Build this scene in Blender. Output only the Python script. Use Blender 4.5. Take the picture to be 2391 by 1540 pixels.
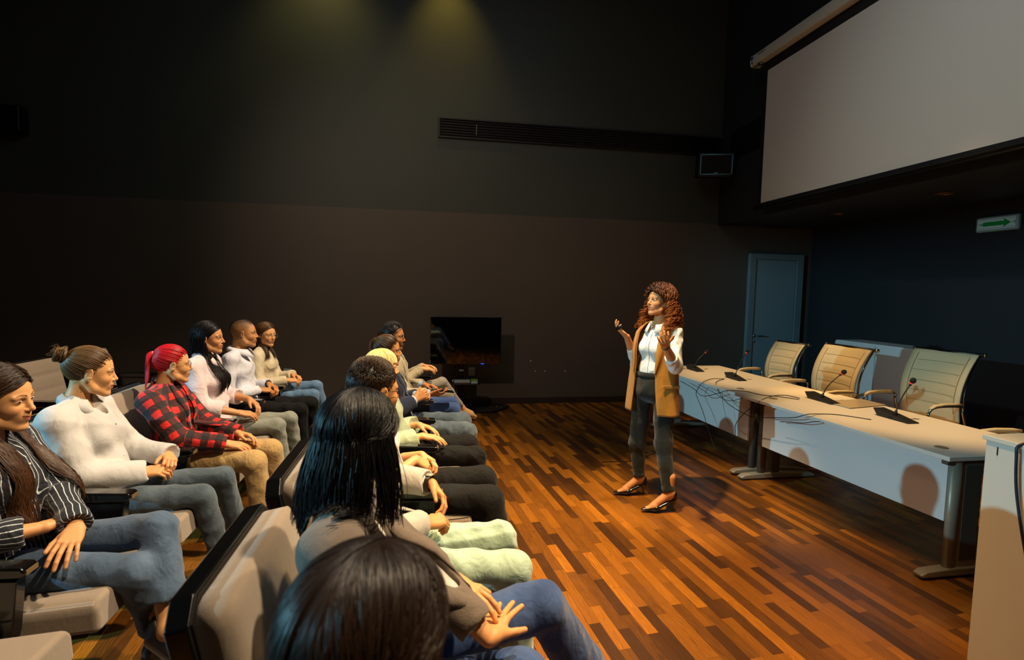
import bpy, bmesh, math, random
import numpy as np
from mathutils import Vector, Matrix
PI = math.pi
for o in list(bpy.data.objects): bpy.data.objects.remove(o)
SC = bpy.context.scene
COL = SC.collection

# ------------------------------------------------------------------ camera
FPX = 1236.0
YAW, PIT, ROL = [math.radians(a) for a in (9.63, -4.3, 1.19)]
CAMZ = 1.65
cy, sy, cp, sp, cr, sr = math.cos(YAW), math.sin(YAW), math.cos(PIT), math.sin(PIT), math.cos(ROL), math.sin(ROL)
FWD = Vector((sy*cp, cy*cp, sp)); R0 = Vector((cy, -sy, 0)); U0 = R0.cross(FWD)
RGT = R0*cr + U0*sr; UPV = -R0*sr + U0*cr
cd = bpy.data.cameras.new('camera'); cam = bpy.data.objects.new('camera', cd); COL.objects.link(cam)
cam.matrix_world = Matrix(((RGT.x, UPV.x, -FWD.x, 0), (RGT.y, UPV.y, -FWD.y, 0), (RGT.z, UPV.z, -FWD.z, CAMZ), (0, 0, 0, 1)))
cd.sensor_width = 36; cd.lens = 36*FPX/2391; cd.clip_start = 0.05
cd.dof.use_dof = True; cd.dof.focus_distance = 3.2; cd.dof.aperture_fstop = 3.5
SC.camera = cam

def ray(x, y): return FWD*FPX + RGT*(x-1195.5) - UPV*(y-770)
def at(x, y, **k):
    """the point seen at photo position x, y on the plane X=, Y= or z= given"""
    d = ray(x, y); c = Vector((0, 0, CAMZ))
    ax, v = list(k.items())[0]; i = 'XYz'.index(ax)
    return c + d*((v-c[i])/d[i])

# ------------------------------------------------------------------ light and exposure
SC.view_settings.view_transform = 'Standard'; SC.view_settings.look = 'None'
SC.view_settings.exposure = 0.0; SC.view_settings.gamma = 1.0; SC.view_settings.use_curve_mapping = False
w = bpy.data.worlds.new('world'); SC.world = w; w.use_nodes = True
w.node_tree.nodes['Background'].inputs[0].default_value = (0.30, 0.36, 0.42, 1)
w.node_tree.nodes['Background'].inputs[1].default_value = 0.0

def lamp(name, typ, loc, tgt, energy, col, **k):
    l = bpy.data.lights.new(name, typ); o = bpy.data.objects.new(name, l); COL.objects.link(o)
    l.energy = energy; l.color = col
    for a, b in k.items(): setattr(l, a, b)
    o.location = loc
    o.rotation_euler = (Vector(tgt)-Vector(loc)).to_track_quat('-Z', 'Y').to_euler()
    return o
WARM = (1.0, 0.62, 0.24); AUD = (1.0, 0.78, 0.52); COOL = (0.30, 0.76, 1.0)
def spot(name, loc, tgt, energy, col, deg, blend=.6, r=.06):
    return lamp(name, 'SPOT', loc, tgt, energy, col, spot_size=math.radians(deg), spot_blend=blend, shadow_soft_size=r)
# data projector at the back of the hall
spot('projector_beam', (-7.5, 0.35, 3.15), (3.3, 3.0, 0.6), 2100, COOL, 60, .1, .035)
# warm ceiling spots over the seats and the stage floor
spot('ceiling_spot_row_near', (1.9, 1.0, 5.3), (-0.1, 1.7, 0.7), 1150, AUD, 60, .8, .10)
spot('ceiling_spot_row_far', (1.7, 3.9, 5.3), (-1.0, 3.9, 0.8), 1650, AUD, 72, .8, .10)
spot('ceiling_spot_presenter', (0.3, 3.0, 5.3), (1.75, 3.72, 1.15), 1500, AUD, 22, .7, .08)
spot('ceiling_spot_floor', (1.0, 1.8, 5.3), (1.0, 2.4, 0), 1300, WARM, 50, .9, .12)
spot('ceiling_spot_desk_near', (2.85, 3.5, 5.7), (3.85, 3.6, 0.8), 1250, WARM, 29, .7, .08)
spot('ceiling_spot_desk_far', (2.85, 5.2, 5.7), (3.80, 5.3, 0.8), 1100, WARM, 29, .7, .08)
spot('ceiling_spot_wall', (-2.4, 0.9, 5.2), (0.2, 7.5, 1.9), 480, (1, .76, .56), 52, 1, .08)
spot('screen_fill', (-3.0, 0.8, 6.1), (4.2, 2.6, 3.2), 560, (.86, 1, 1), 44, 1, .15)  # added fill, no fitting there: stands in for projector light bounced onto the screen
# washers high on the far wall
spot('wall_washer_right', (0.30, 6.9, 6.3), (0.30, 7.5, 4.7), 85, (1, .68, .12), 62, 1, .05)
spot('wall_washer_left', (-1.40, 6.7, 6.3), (-1.35, 7.5, 4.6), 55, (1, .80, .24), 84, 1, .05)
lamp('ambient_fill', 'AREA', (0.0, 3.4, 6.2), (0.0, 4.2, 0), 55, (.86, .95, 1), shape='RECTANGLE', size=4, size_y=4)  # weak ambient fill added overhead, not a lamp of the hall

# ------------------------------------------------------------------ materials
def lin(c):
    if isinstance(c, str): c = [int(c[i:i+2], 16)/255 for i in (0, 2, 4)]
    return tuple((x/12.92 if x <= .04045 else ((x+.055)/1.055)**2.4) for x in c[:3])
MATS = {}
class NT:
    def __init__(s, name):
        s.m = bpy.data.materials.new(name); s.m.use_nodes = True; s.t = s.m.node_tree; s.b = s.t.nodes['Principled BSDF']
    def n(s, typ, **k):
        n = s.t.nodes.new(typ)
        for a, b in k.items():
            if a.startswith('i_'): n.inputs[a[2:].replace('_', ' ')].default_value = b
            else: setattr(n, a, b)
        return n
    def l(s, a, b): s.t.links.new(a, b); return s
    def math(s, op, a, b=None, c=None):
        n = s.t.nodes.new('ShaderNodeMath'); n.operation = op
        for i, v in enumerate((a, b, c)):
            if v is None: continue
            if hasattr(v, 'links'): s.l(v, n.inputs[i])
            else: n.inputs[i].default_value = v
        return n.outputs[0]
    def mix(s, fac, a, b, typ='MIX'):
        n = s.t.nodes.new('ShaderNodeMix'); n.data_type = 'RGBA'; n.blend_type = typ
        for i, v in ((0, fac), (6, a), (7, b)):
            if hasattr(v, 'links'): s.l(v, n.inputs[i])
            else: n.inputs[i].default_value = (*v, 1) if isinstance(v, tuple) and len(v) == 3 else v
        return n.outputs[2]
    def base(s, v):
        if hasattr(v, 'links'): s.l(v, s.b.inputs['Base Color'])
        else: s.b.inputs['Base Color'].default_value = (*v, 1)
    def bump(s, h, dist=0.002, st=1.0):
        b = s.n('ShaderNodeBump'); b.inputs['Strength'].default_value = st; b.inputs['Distance'].default_value = dist
        s.l(h, b.inputs['Height']); s.l(b.outputs[0], s.b.inputs['Normal'])
    def coord(s, w='Object'): return s.n('ShaderNodeTexCoord').outputs[w]
    def noise(s, vec, scale, det=3, rough=.5, out='Fac', dist=0):
        n = s.n('ShaderNodeTexNoise'); n.inputs['Scale'].default_value = scale; n.inputs['Detail'].default_value = det
        n.inputs['Roughness'].default_value = rough; n.inputs['Distortion'].default_value = dist
        if vec is not None: s.l(vec, n.inputs['Vector'])
        return n.outputs[out]
    def scale(s, vec, sc, rot=(0, 0, 0), loc=(0, 0, 0)):
        n = s.n('ShaderNodeMapping'); n.inputs['Scale'].default_value = sc; n.inputs['Rotation'].default_value = rot; n.inputs['Location'].default_value = loc
        s.l(vec, n.inputs['Vector']); return n.outputs[0]

def plain(name, col, rough=.6, metal=0., spec=.5, bump=0., bscale=60, var=0.0, vscale=6, coat=0, sheen=0, emit=None, est=1):
    if name in MATS: return MATS[name]
    t = NT(name); c = lin(col) if isinstance(col, str) else col
    t.b.inputs['Roughness'].default_value = rough; t.b.inputs['Metallic'].default_value = metal
    t.b.inputs['Specular IOR Level'].default_value = spec
    if coat: t.b.inputs['Coat Weight'].default_value = coat; t.b.inputs['Coat Roughness'].default_value = .08
    if sheen: t.b.inputs['Sheen Weight'].default_value = sheen; t.b.inputs['Sheen Roughness'].default_value = .5
    co = t.coord()
    if var:
        f = t.noise(co, vscale, 4, .6)
        t.base(t.mix(f, tuple(x*(1-var) for x in c), tuple(min(1, x*(1+var)) for x in c)))
    else: t.base(c)
    if bump: t.bump(t.noise(co, bscale, 3), bump)
    if emit: t.b.inputs['Emission Color'].default_value = (*lin(emit), 1); t.b.inputs['Emission Strength'].default_value = est
    MATS[name] = t.m; return t.m

def cloth(name, col, rough=.85, var=.1, fold=.003, weave=.00012, sheen=.25, wscale=900, denim=False, vcol=False):
    if name in MATS: return MATS[name]
    t = NT(name); c = lin(col)
    t.b.inputs['Roughness'].default_value = rough; t.b.inputs['Sheen Weight'].default_value = sheen; t.b.inputs['Specular IOR Level'].default_value = .25
    co = t.coord()
    f = t.noise(t.scale(co, (1, 1, .35)), 9, 4, .6)
    a = tuple(x*(1-var) for x in c); b = tuple(min(1, x*(1+var)) for x in c)
    base = t.mix(f, a, b)
    if denim:
        g = t.noise(co, 420, 2, .7); h = t.noise(t.scale(co, (1, 1, .5)), 7, 3, .55)
        r = t.n('ShaderNodeValToRGB'); r.color_ramp.elements[0].position = .42; r.color_ramp.elements[1].position = .66; t.l(h, r.inputs[0])
        base = t.mix(t.math('MULTIPLY', r.outputs[0], .55), base, tuple(min(1, x*1.9+.04) for x in c))
        base = t.mix(t.math('MULTIPLY', g, .5), base, tuple(x*.45 for x in c))
    t.base(base)
    n1 = t.noise(t.scale(co, (1, 1, .55), (.5, .3, 0)), 11, 3, .5, dist=1.2)
    n2 = t.noise(co, 30, 2, .5, dist=.8)
    hh = t.math('ADD', t.math('MULTIPLY', n1, 1.0), t.math('MULTIPLY', n2, .22))
    wv = t.noise(co, wscale, 1)
    hh = t.math('ADD', hh, t.math('MULTIPLY', wv, weave/max(fold, 1e-5)*1.0))
    t.bump(hh, fold*4)
    MATS[name] = t.m; return t.m

def vcolmat(name, rough=.5, sss=0, spec=.5, bump=0, bscale=300, aniso=0, sheen=0, stretch=None):
    if name in MATS: return MATS[name]
    t = NT(name); a = t.n('ShaderNodeVertexColor'); a.layer_name = 'Col'
    t.base(a.outputs[0]); t.b.inputs['Roughness'].default_value = rough; t.b.inputs['Specular IOR Level'].default_value = spec
    if sss: t.b.inputs['Subsurface Weight'].default_value = sss; t.b.inputs['Subsurface Radius'].default_value = (1, .35, .2); t.b.inputs['Subsurface Scale'].default_value = .006
    if sheen: t.b.inputs['Sheen Weight'].default_value = sheen
    if bump: t.bump(t.noise(t.coord(), bscale, 2), bump)
    MATS[name] = t.m; return t.m
SKIN = vcolmat('skin', .50, .12, .35, .00012, 500)
HAIR = vcolmat('hair', .40, 0, .38)

def fabmat(name, kind):
    """striped and checked cloth following the weave directions stored with the mesh"""
    if name in MATS: return MATS[name]
    t = NT(name); at_ = t.n('ShaderNodeAttribute'); at_.attribute_name = 'fab'
    sp = t.n('ShaderNodeSeparateXYZ'); t.l(at_.outputs['Vector'], sp.inputs[0]); u, v = sp.outputs[0], sp.outputs[1]
    co = t.coord(); nz = t.math('MULTIPLY', t.math('SUBTRACT', t.noise(co, 9, 2), .5), .03 if kind == 'stripe' else .02)
    u = t.math('ADD', u, nz)
    if kind == 'stripe':
        f = t.math('FRACT', t.math('MULTIPLY', u, 1/.0185)); m = t.math('LESS_THAN', f, .13)
        t.base(t.mix(m, lin('0d1220'), lin('d8dce0')))
    else:
        fu = t.math('GREATER_THAN', t.math('FRACT', t.math('MULTIPLY', u, 1/.075)), .5)
        fv = t.math('GREATER_THAN', t.math('FRACT', t.math('MULTIPLY', t.math('ADD', v, nz), 1/.075)), .5)
        s = t.math('MULTIPLY', t.math('ADD', fu, fv), .5)
        r = t.n('ShaderNodeValToRGB'); r.color_ramp.interpolation = 'CONSTANT'
        e = r.color_ramp.elements; e[0].position = 0; e[0].color = (*lin('d81a10'), 1); e[1].position = .4; e[1].color = (*lin('420906'), 1)
        x = e.new(.9); x.color = (*lin('120505'), 1); t.l(s, r.inputs[0]); t.base(r.outputs[0])
    t.b.inputs['Roughness'].default_value = .8; t.b.inputs['Sheen Weight'].default_value = .2
    n1 = t.noise(co, 13, 3, .5, dist=1.0); t.bump(n1, .014)
    MATS[name] = t.m; return t.m

# ------------------------------------------------------------------ mesh helpers
def link(o, parent=None):
    COL.objects.link(o)
    if parent: o.parent = parent
    return o
def meshobj(name, V, Fs, mats, parent=None, smooth=True, loc=None, midx=None, cols=None, fab=None):
    me = bpy.data.meshes.new(name); V = np.asarray(V, dtype=np.float32)
    if loc is not None: V = V - np.asarray(loc, dtype=np.float32)
    if isinstance(Fs, np.ndarray):
        nf, k = Fs.shape
        me.vertices.add(len(V)); me.vertices.foreach_set('co', V.ravel())
        me.loops.add(nf*k); me.loops.foreach_set('vertex_index', Fs.ravel().astype(np.int32))
        me.polygons.add(nf); me.polygons.foreach_set('loop_start', np.arange(0, nf*k, k, dtype=np.int32)); me.polygons.foreach_set('loop_total', np.full(nf, k, dtype=np.int32))
        me.update(calc_edges=True)
    else:
        me.from_pydata([tuple(map(float, v)) for v in V], [], [tuple(int(i) for i in f) for f in Fs]); me.update()
    me.polygons.foreach_set('use_smooth', [smooth]*len(me.polygons))
    for m in (mats if isinstance(mats, (list, tuple)) else [mats]): me.materials.append(m)
    if midx is not None: me.polygons.foreach_set('material_index', np.asarray(midx, dtype=np.int32))
    if cols is not None:
        a = me.color_attributes.new('Col', 'FLOAT_COLOR', 'POINT'); c = np.ones((len(V), 4), np.float32); c[:, :3] = cols; a.data.foreach_set('color', c.ravel())
    if fab is not None:
        a = me.attributes.new('fab', 'FLOAT_VECTOR', 'POINT'); a.data.foreach_set('vector', np.asarray(fab, np.float32).ravel())
    o = bpy.data.objects.new(name, me); link(o, parent)
    if isinstance(Fs, np.ndarray) and cols is None and len(V) > 300:
        md = o.modifiers.new('smooth', 'SMOOTH'); md.factor = .5; md.iterations = 7
    return o
class MB:
    """collects boxes, prisms, tubes and lathes into one mesh"""
    def __init__(s): s.v = []; s.f = []; s.mi = []; s.sm = []
    def add(s, vs, fs, mi=0, sm=False):
        n = len(s.v); s.v += [tuple(v) for v in vs]; s.f += [tuple(i+n for i in f) for f in fs]; s.mi += [mi]*len(fs); s.sm += [sm]*len(fs); return s
    def box(s, x0, x1, y0, y1, z0, z1, mi=0, M=None):
        vs = [Vector((x, y, z)) for x in (x0, x1) for y in (y0, y1) for z in (z0, z1)]
        if M is not None: vs = [M @ v for v in vs]
        return s.add(vs, [(0, 1, 3, 2), (4, 6, 7, 5), (0, 4, 5, 1), (2, 3, 7, 6), (0, 2, 6, 4), (1, 5, 7, 3)], mi)
    def prism(s, poly, a, b, axis='y', mi=0, M=None):
        n = len(poly); vs = []
        for t in (a, b):
            for p, q in poly:
                vs.append(Vector({'y': (p, t, q), 'x': (t, p, q), 'z': (p, q, t)}[axis]))
        if M is not None: vs = [M @ v for v in vs]
        return s.add(vs, [tuple(range(n))[::-1], tuple(range(n, 2*n))]+[(i, (i+1) % n, (i+1) % n+n, i+n) for i in range(n)], mi)
    def tube(s, pts, r, n=8, mi=0, caps=True, closed=False, flat=1.0):
        pts = [Vector(p) for p in pts]; R = r if isinstance(r, (list, tuple)) else [r]*len(pts); vs = []; m = len(pts)
        prev = None
        for i, p in enumerate(pts):
            if closed: t = (pts[(i+1) % m]-pts[i-1])
            else: t = pts[min(i+1, m-1)]-pts[max(i-1, 0)]
            t = t.normalized() if t.length > 1e-9 else Vector((0, 0, 1))
            u = prev if prev is not None else (Vector((0, 0, 1)) if abs(t.z) < .9 else Vector((1, 0, 0)))
            u = (u - t*u.dot(t)).normalized(); prev = u; w_ = t.cross(u)
            for k in range(n):
                a = 2*PI*k/n; vs.append(p + u*math.cos(a)*R[i]*flat + w_*math.sin(a)*R[i])
        fs = []
        for i in range(m if closed else m-1):
            j = (i+1) % m
            for k in range(n): fs.append((i*n+k, i*n+(k+1) % n, j*n+(k+1) % n, j*n+k))
        if caps and not closed: fs += [tuple(range(n))[::-1], tuple(range((m-1)*n, m*n))]
        return s.add(vs, fs, mi, True)
    def lathe(s, prof, n=24, mi=0, M=None, sx=1, sy_=1):
        vs = []
        for r, z in prof:
            for k in range(n):
                a = 2*PI*k/n; v = Vector((r*math.cos(a)*sx, r*math.sin(a)*sy_, z)); vs.append(M @ v if M is not None else v)
        fs = [(i*n+k, i*n+(k+1) % n, (i+1)*n+(k+1) % n, (i+1)*n+k) for i in range(len(prof)-1) for k in range(n)]
        fs += [tuple(range(n))[::-1], tuple(range((len(prof)-1)*n, len(prof)*n))]
        return s.add(vs, fs, mi, True)
    def build(s, name, mats, parent=None, loc=None, bevel=0, seg=2, smooth=None, subd=0):
        o = meshobj(name, s.v, s.f, mats, parent, False, loc, s.mi)
        o.data.polygons.foreach_set('use_smooth', s.sm if smooth is None else [smooth]*len(s.f))
        bm = bmesh.new(); bm.from_mesh(o.data); bmesh.ops.recalc_face_normals(bm, faces=bm.faces); bm.to_mesh(o.data); bm.free()
        if bevel:
            b = o.modifiers.new('bevel', 'BEVEL'); b.width = bevel; b.segments = seg; b.limit_method = 'ANGLE'; b.angle_limit = math.radians(40); b.harden_normals = False
            o.data.polygons.foreach_set('use_smooth', [True]*len(s.f))
            b.harden_normals = True
        if subd: m = o.modifiers.new('sub', 'SUBSURF'); m.levels = m.render_levels = subd
        return o
def thing(name, label, cat, loc=(0, 0, 0), group=None, rz=0):
    o = bpy.data.objects.new(name, None); COL.objects.link(o); o.location = loc; o.rotation_euler = (0, 0, rz); o.empty_display_size = .1
    o['label'] = label; o['category'] = cat
    if group: o['group'] = group
    return o
def tag(o, label, cat, group=None):
    o['label'] = label; o['category'] = cat
    if group: o['group'] = group
    return o
def struct(o): o['kind'] = 'structure'; return o
def Rz(a): return Matrix.Rotation(a, 4, 'Z')
def Ry(a): return Matrix.Rotation(a, 4, 'Y')
def Rx(a): return Matrix.Rotation(a, 4, 'X')
def T(x, y, z): return Matrix.Translation((x, y, z))
# ------------------------------------------------------------------ the room
YF, XL, XR, XU, ZC, ZS, YB = 7.53, -6.5, 6.05, 4.42, 6.4, 2.70, -4.0
PLAT = 0.12
def wallmat(name, col, col2=None, zsplit=2.715, var=.12):
    t = NT(name); co = t.coord('Object'); c = lin(col)
    f = t.noise(co, 1.3, 4, .6); base = t.mix(f, tuple(x*(1-var) for x in c), tuple(x*(1+var) for x in c))
    if col2:
        s = t.n('ShaderNodeSeparateXYZ'); t.l(co, s.inputs[0]); m = t.math('GREATER_THAN', s.outputs[2], zsplit)
        d = lin(col2); b2 = t.mix(f, tuple(x*(1-var) for x in d), tuple(x*(1+var) for x in d)); base = t.mix(m, base, b2)
    t.base(base); t.b.inputs['Roughness'].default_value = .55; t.b.inputs['Specular IOR Level'].default_value = .3
    t.bump(t.noise(co, 160, 2), .0006)
    return t.m
MW = wallmat('painted_wall', '4e463d', '3a3d36'); MWR = wallmat('painted_wall_dark', '26272a')
MCE = wallmat('painted_ceiling', '1d1e1f')
def slab(name, x0, x1, y0, y1, z0, z1, m): return struct(MB().box(x0, x1, y0, y1, z0, z1).build(name, m))
slab('wall_far', XL, XR+.2, YF, YF+.15, 0, ZC, MW)
# left wall, out of view; its opening is added to crop the projector beam
oy0, oy1, oz0, oz1 = .27, .965, 2.45, 3.09
struct(MB().box(XL-.06, XL, YB, oy0, 0, ZC).box(XL-.06, XL, oy1, YF+.15, 0, ZC).box(XL-.06, XL, oy0, oy1, 0, oz0).box(XL-.06, XL, oy0, oy1, oz1, ZC).build('wall_left', MWR))
slab('wall_near', XL, XR+.2, YB-.15, YB, 0, ZC, MWR)
slab('wall_right', XR, XR+.15, YB, YF, 0, ZS, MWR)
slab('wall_right_upper', XU, XR+.15, YB, YF, ZS, ZC, MWR)
slab('ceiling', XL, XR+.2, YB, YF+.15, ZC, ZC+.15, MCE)
# parquet of short dark and light oak strips
def parquet():
    t = NT('parquet'); co = t.scale(t.coord('Object'), (1, 1, 1), (0, 0, math.radians(-5.5)))
    s = t.n('ShaderNodeSeparateXYZ'); t.l(co, s.inputs[0]); x, y = s.outputs[0], s.outputs[1]
    u = t.math('DIVIDE', x, .062); row = t.math('FLOOR', u)
    wn = t.n('ShaderNodeTexWhiteNoise'); wn.noise_dimensions = '1D'; t.l(row, wn.inputs['W'])
    L = t.math('ADD', .34, t.math('MULTIPLY', wn.outputs['Value'], .22))
    v = t.math('ADD', t.math('DIVIDE', y, L), t.math('MULTIPLY', wn.outputs['Value'], 37.0)); brd = t.math('FLOOR', v)
    cx = t.n('ShaderNodeCombineXYZ'); t.l(row, cx.inputs[0]); t.l(brd, cx.inputs[1])
    w2 = t.n('ShaderNodeTexWhiteNoise'); w2.noise_dimensions = '2D'; t.l(cx.outputs[0], w2.inputs['Vector']); rnd = w2.outputs['Value']
    # grain: stretched along the board, its own offset per board
    off = t.n('ShaderNodeVectorMath'); off.operation = 'MULTIPLY_ADD'; t.l(w2.outputs['Color'], off.inputs[0]); off.inputs[1].default_value = (9, 9, 9); t.l(t.scale(co, (1, .16, 1)), off.inputs[2])
    g = t.noise(off.outputs[0], 26, 4, .6, dist=2.2)
    wv = t.n('ShaderNodeTexWave'); wv.wave_type = 'BANDS'; wv.bands_direction = 'X'; wv.inputs['Scale'].default_value = 32; wv.inputs['Distortion'].default_value = 13; wv.inputs['Detail'].default_value = 2; wv.inputs['Detail Scale'].default_value = .8
    t.l(off.outputs[0], wv.inputs['Vector'])
    r = t.n('ShaderNodeValToRGB'); e = r.color_ramp.elements
    e[0].position = 0; e[0].color = (*lin('3a2209'), 1); e[1].position = 1; e[1].color = (*lin('c47a1a'), 1)
    for p, c in ((.22, '4a2a0b'), (.5, '7a480f'), (.8, '9c5e14')):
        q = e.new(p); q.color = (*lin(c), 1)
    patch = t.noise(co, .9, 3, .6)
    vv = t.math('ADD', t.math('MULTIPLY', rnd, .72), t.math('ADD', t.math('MULTIPLY', g, .34), t.math('MULTIPLY', patch, .32)))
    t.l(t.math('SUBTRACT', vv, .2), r.inputs[0])
    line = t.math('POWER', wv.outputs['Fac'], 3.0); line = t.math('MULTIPLY', line, .45)
    c = t.mix(line, r.outputs[0], lin('2e1506'))
    fu, fv = t.math('FRACT', u), t.math('FRACT', v)
    gap = t.math('MAXIMUM', t.math('LESS_THAN', fu, .02), t.math('LESS_THAN', fv, .004))
    c = t.mix(t.math('MULTIPLY', gap, .6), c, lin('1c0c04')); t.base(c)
    t.b.inputs['Specular IOR Level'].default_value = .5
    rr = t.math('ADD', .25, t.math('MULTIPLY', t.noise(co, 5, 4, .7), .22)); t.l(rr, t.b.inputs['Roughness'])
    t.bump(t.math('ADD', t.math('MULTIPLY', g, .5), t.math('MULTIPLY', gap, -1.0)), .0007)
    return t.m
PQ = parquet()
slab('floor', XL, XR, YB, YF, -.15, 0, PQ)
slab('floor_riser', XL, 0.22, YB, 5.9, 0, PLAT, PQ)
MBB = plain('skirting_paint', '2a1f1a', .45, var=.15)
slab('baseboard_far', XL, XR, YF-.018, YF, 0, .085, MBB)
slab('baseboard_right', XR-.018, XR, YB, YF-.018, 0, .085, MBB)
# the door in the far wall
MDR = plain('door_paint', '74868a', .38, var=.06); MDF = plain('door_frame_paint', '6a787a', .4, var=.06); MHD = plain('brushed_steel', '9aa0a4', .3, 1)
dx0, dx1, dz = 5.0, 5.86, 2.29
d = struct(MB().box(dx0+.07, dx1-.1, YF-.045, YF-.005, .005, dz-.09).build('door_1', MDR, bevel=.003))
fr = MB().box(dx0-.04, dx0+.062, YF-.065, YF, 0, dz).box(dx1-.092, dx1+.02, YF-.065, YF, 0, dz).box(dx0+.062, dx1-.092, YF-.065, YF, dz-.085, dz)
fr.box(dx0+.07, dx1-.1, YF-.055, YF-.04, dz-.095, dz-.088)
fr.build('door_frame', MDF, d, bevel=.006)
h = MB().tube([(dx0+.105, YF-.04, 1.02), (dx0+.105, YF-.095, 1.02), (dx0+.13, YF-.10, 1.02), (dx0+.24, YF-.10, 1.02)], .010).lathe([(.024, 0), (.024, .008)], 20, M=T(dx0+.105, YF-.045, 1.02)@Rx(PI/2)).lathe([(.018, 0), (.018, .006)], 16, M=T(dx0+.105, YF-.045, .93)@Rx(PI/2))
h.build('door_handle', MHD, d)
# air grille in the far wall, and its continuation on the upper right wall
MBK = plain('black_metal', '0b0b0c', .45, .2); MBG = plain('grille_grey', '1a1a1a', .5, .3)
gx0, gx1, gz0, gz1 = .19, 4.40, 3.72, 3.99
g = thing('air_grille', 'long black slatted air grille high on the far wall', 'vent', (gx0, YF, gz0))
MB().box(gx0, gx1, YF-.008, YF-.001, gz0, gz1).build('backing', MBK, g, (gx0, YF, gz0))
f = MB().box(gx0, gx1, YF-.035, YF-.002, gz0, gz0+.02).box(gx0, gx1, YF-.035, YF-.002, gz1-.02, gz1).box(gx0, gx0+.025, YF-.035, YF-.002, gz0+.02, gz1-.02).box(gx1-.025, gx1, YF-.035, YF-.002, gz0+.02, gz1-.02)
f.build('frame', MBG, g, (gx0, YF, gz0), bevel=.003)
for k in range(6):
    z = gz0+.045+k*.036
    MB().box(gx0+.025, gx1-.025, -.011, .011, -.003, .003, M=T(0, YF-.022, z)@Rx(.6)).build('slat', MBG, g, (gx0, YF, gz0))
MB().box(gx0+.52, gx0+.53, YF-.040, YF-.036, gz0+.06, gz0+.2).build('divider', plain('bare_metal_strip', '6a5c48', .4, .6), g, (gx0, YF, gz0))
g = thing('air_grille', 'black air grille on the upper right wall beside the projection screen', 'vent', (XU, 6.0, 3.6))
MB().box(XU-.03, XU-.001, 2.5, 7.25, 3.62, 4.0).build('frame', MBK, g, (XU, 6.0, 3.6), bevel=.01)
for k in range(7):
    MB().box(XU-.036, XU-.030, 2.56, 7.2, 3.66+k*.046, 3.672+k*.046).build('slat', MBG, g, (XU, 6.0, 3.6))
# speaker in the corner
MSB = plain('speaker_blue_trim', '5f93ad', .4, .2); g = thing('wall_speaker', 'small black wall speaker with pale blue rim in the upper corner', 'speaker', (4.05, 7.2, 3.35))
Ms = T(4.10, 7.10, 3.49)@Rz(-.30)@Rx(.1)
MB().box(-.25, .25, 0, .2, -.17, .17, M=Ms).build('cabinet', MBK, g, (4.05, 7.2, 3.35), bevel=.02)
MB().box(-.205, .205, -.012, -.001, -.125, .125, M=Ms).build('cone_cover', plain('speaker_cloth', '060608', .9), g, (4.05, 7.2, 3.35), bevel=.01)
b = MB()
rim = [(-.215, -.135), (.215, -.135), (.215, .135), (-.215, .135)]
for i in range(4):
    (a, c), (e, f_) = rim[i], rim[(i+1) % 4]; b.tube([Ms@Vector((a, -.012, c)), Ms@Vector((e, -.012, f_))], .010, 8)
b.tube([Ms@Vector((-.03+.06*k/8, -.014, -.135+.022*math.sin(PI*k/8))) for k in range(9)], .009)
b.build('rim', MSB, g, (4.05, 7.2, 3.35))
MB().box(.07, .16, -.016, -.012, -.140, -.128, M=Ms).build('status_light', plain('blue_led', '1030c0', .4, emit='1840ff', est=1.2), g, (4.05, 7.2, 3.35))
MB().box(-.04, .04, .2, .38, -.03, .03, M=Ms).build('bracket', MBK, g, (4.05, 7.2, 3.35))
# dark box on the far wall, left edge
tag(MB().box(-5.0, -4.75, YF-.18, YF-.002, 3.42, 3.72).build('wall_box', MBK, bevel=.015), 'black box speaker on the far wall at the left edge of the picture', 'speaker')
# downlights under the soffit
for (x, y, l) in ((5.11, 4.57, 'round recessed downlight under the soffit, nearer the exit sign'), (5.16, 6.0, 'round recessed downlight under the soffit, nearer the door')):
    g = thing('downlight', l, 'ceiling light', (x, y, ZS), 'downlights under the soffit')
    MB().lathe([(.085, 0), (.085, -.008), (.07, -.012), (.066, -.004), (.066, 0)], 32, M=T(x, y, ZS-.0005)).build('trim_ring', plain('downlight_ring', '6b5030', .35, .5), g, (x, y, ZS))
    MB().lathe([(.066, -.002), (.03, -.0055), (.001, -.006)], 32, M=T(x, y, ZS)).build('lamp_face', plain('downlight_lens', '6a4a28', .3, .1), g, (x, y, ZS))
# exit sign on the right wall
sx = XR-.002; g = thing('exit_sign', 'white emergency exit sign with green arrow on the dark right wall', 'sign', (XR, 4.76, 2.46))
Me = T(XR-.001, 4.76, 2.462)@Rx(0)
MB().box(-.055, 0, -.215, .215, -.082, .082, M=Me).build('housing', plain('sign_plastic', '8fa8a6', .35), g, (XR, 4.76, 2.46), bevel=.02)
MB().box(-.0585, -.055, -.19, .19, -.058, .058, M=Me).build('diffuser', plain('sign_diffuser', 'a9bfbc', .4, emit='9fc0ba', est=.06), g, (XR, 4.76, 2.46), bevel=.001)
ar = [(.125, -.022), (-.085, -.022), (-.07, -.05), (-.15, 0), (-.07, .05), (-.085, .022), (.125, .022), (.14, 0)]
MB().prism(ar, -.0605, -.0588, 'x', M=Me).build('arrow', plain('sign_green', '0a7a34', .5, emit='0a7a34', est=.06), g, (XR, 4.76, 2.46))
for yy in (-.17, .165):
    b = MB(); b.box(-.0600, -.0586, yy-.012, yy+.012, -.003, .003, M=Me).box(-.0600, -.0586, yy-.02, yy-.014, -.012, .012, M=Me)
    b.build('marking', plain('sign_mark', '20403a', .5), g, (XR, 4.76, 2.46))
for z in (-.045, .045): MB().box(-.0600, -.0586, -.18, .18, z-.0012, z+.0012, M=Me).build('lining', plain('sign_line', '50706a', .5), g, (XR, 4.76, 2.46))
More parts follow.
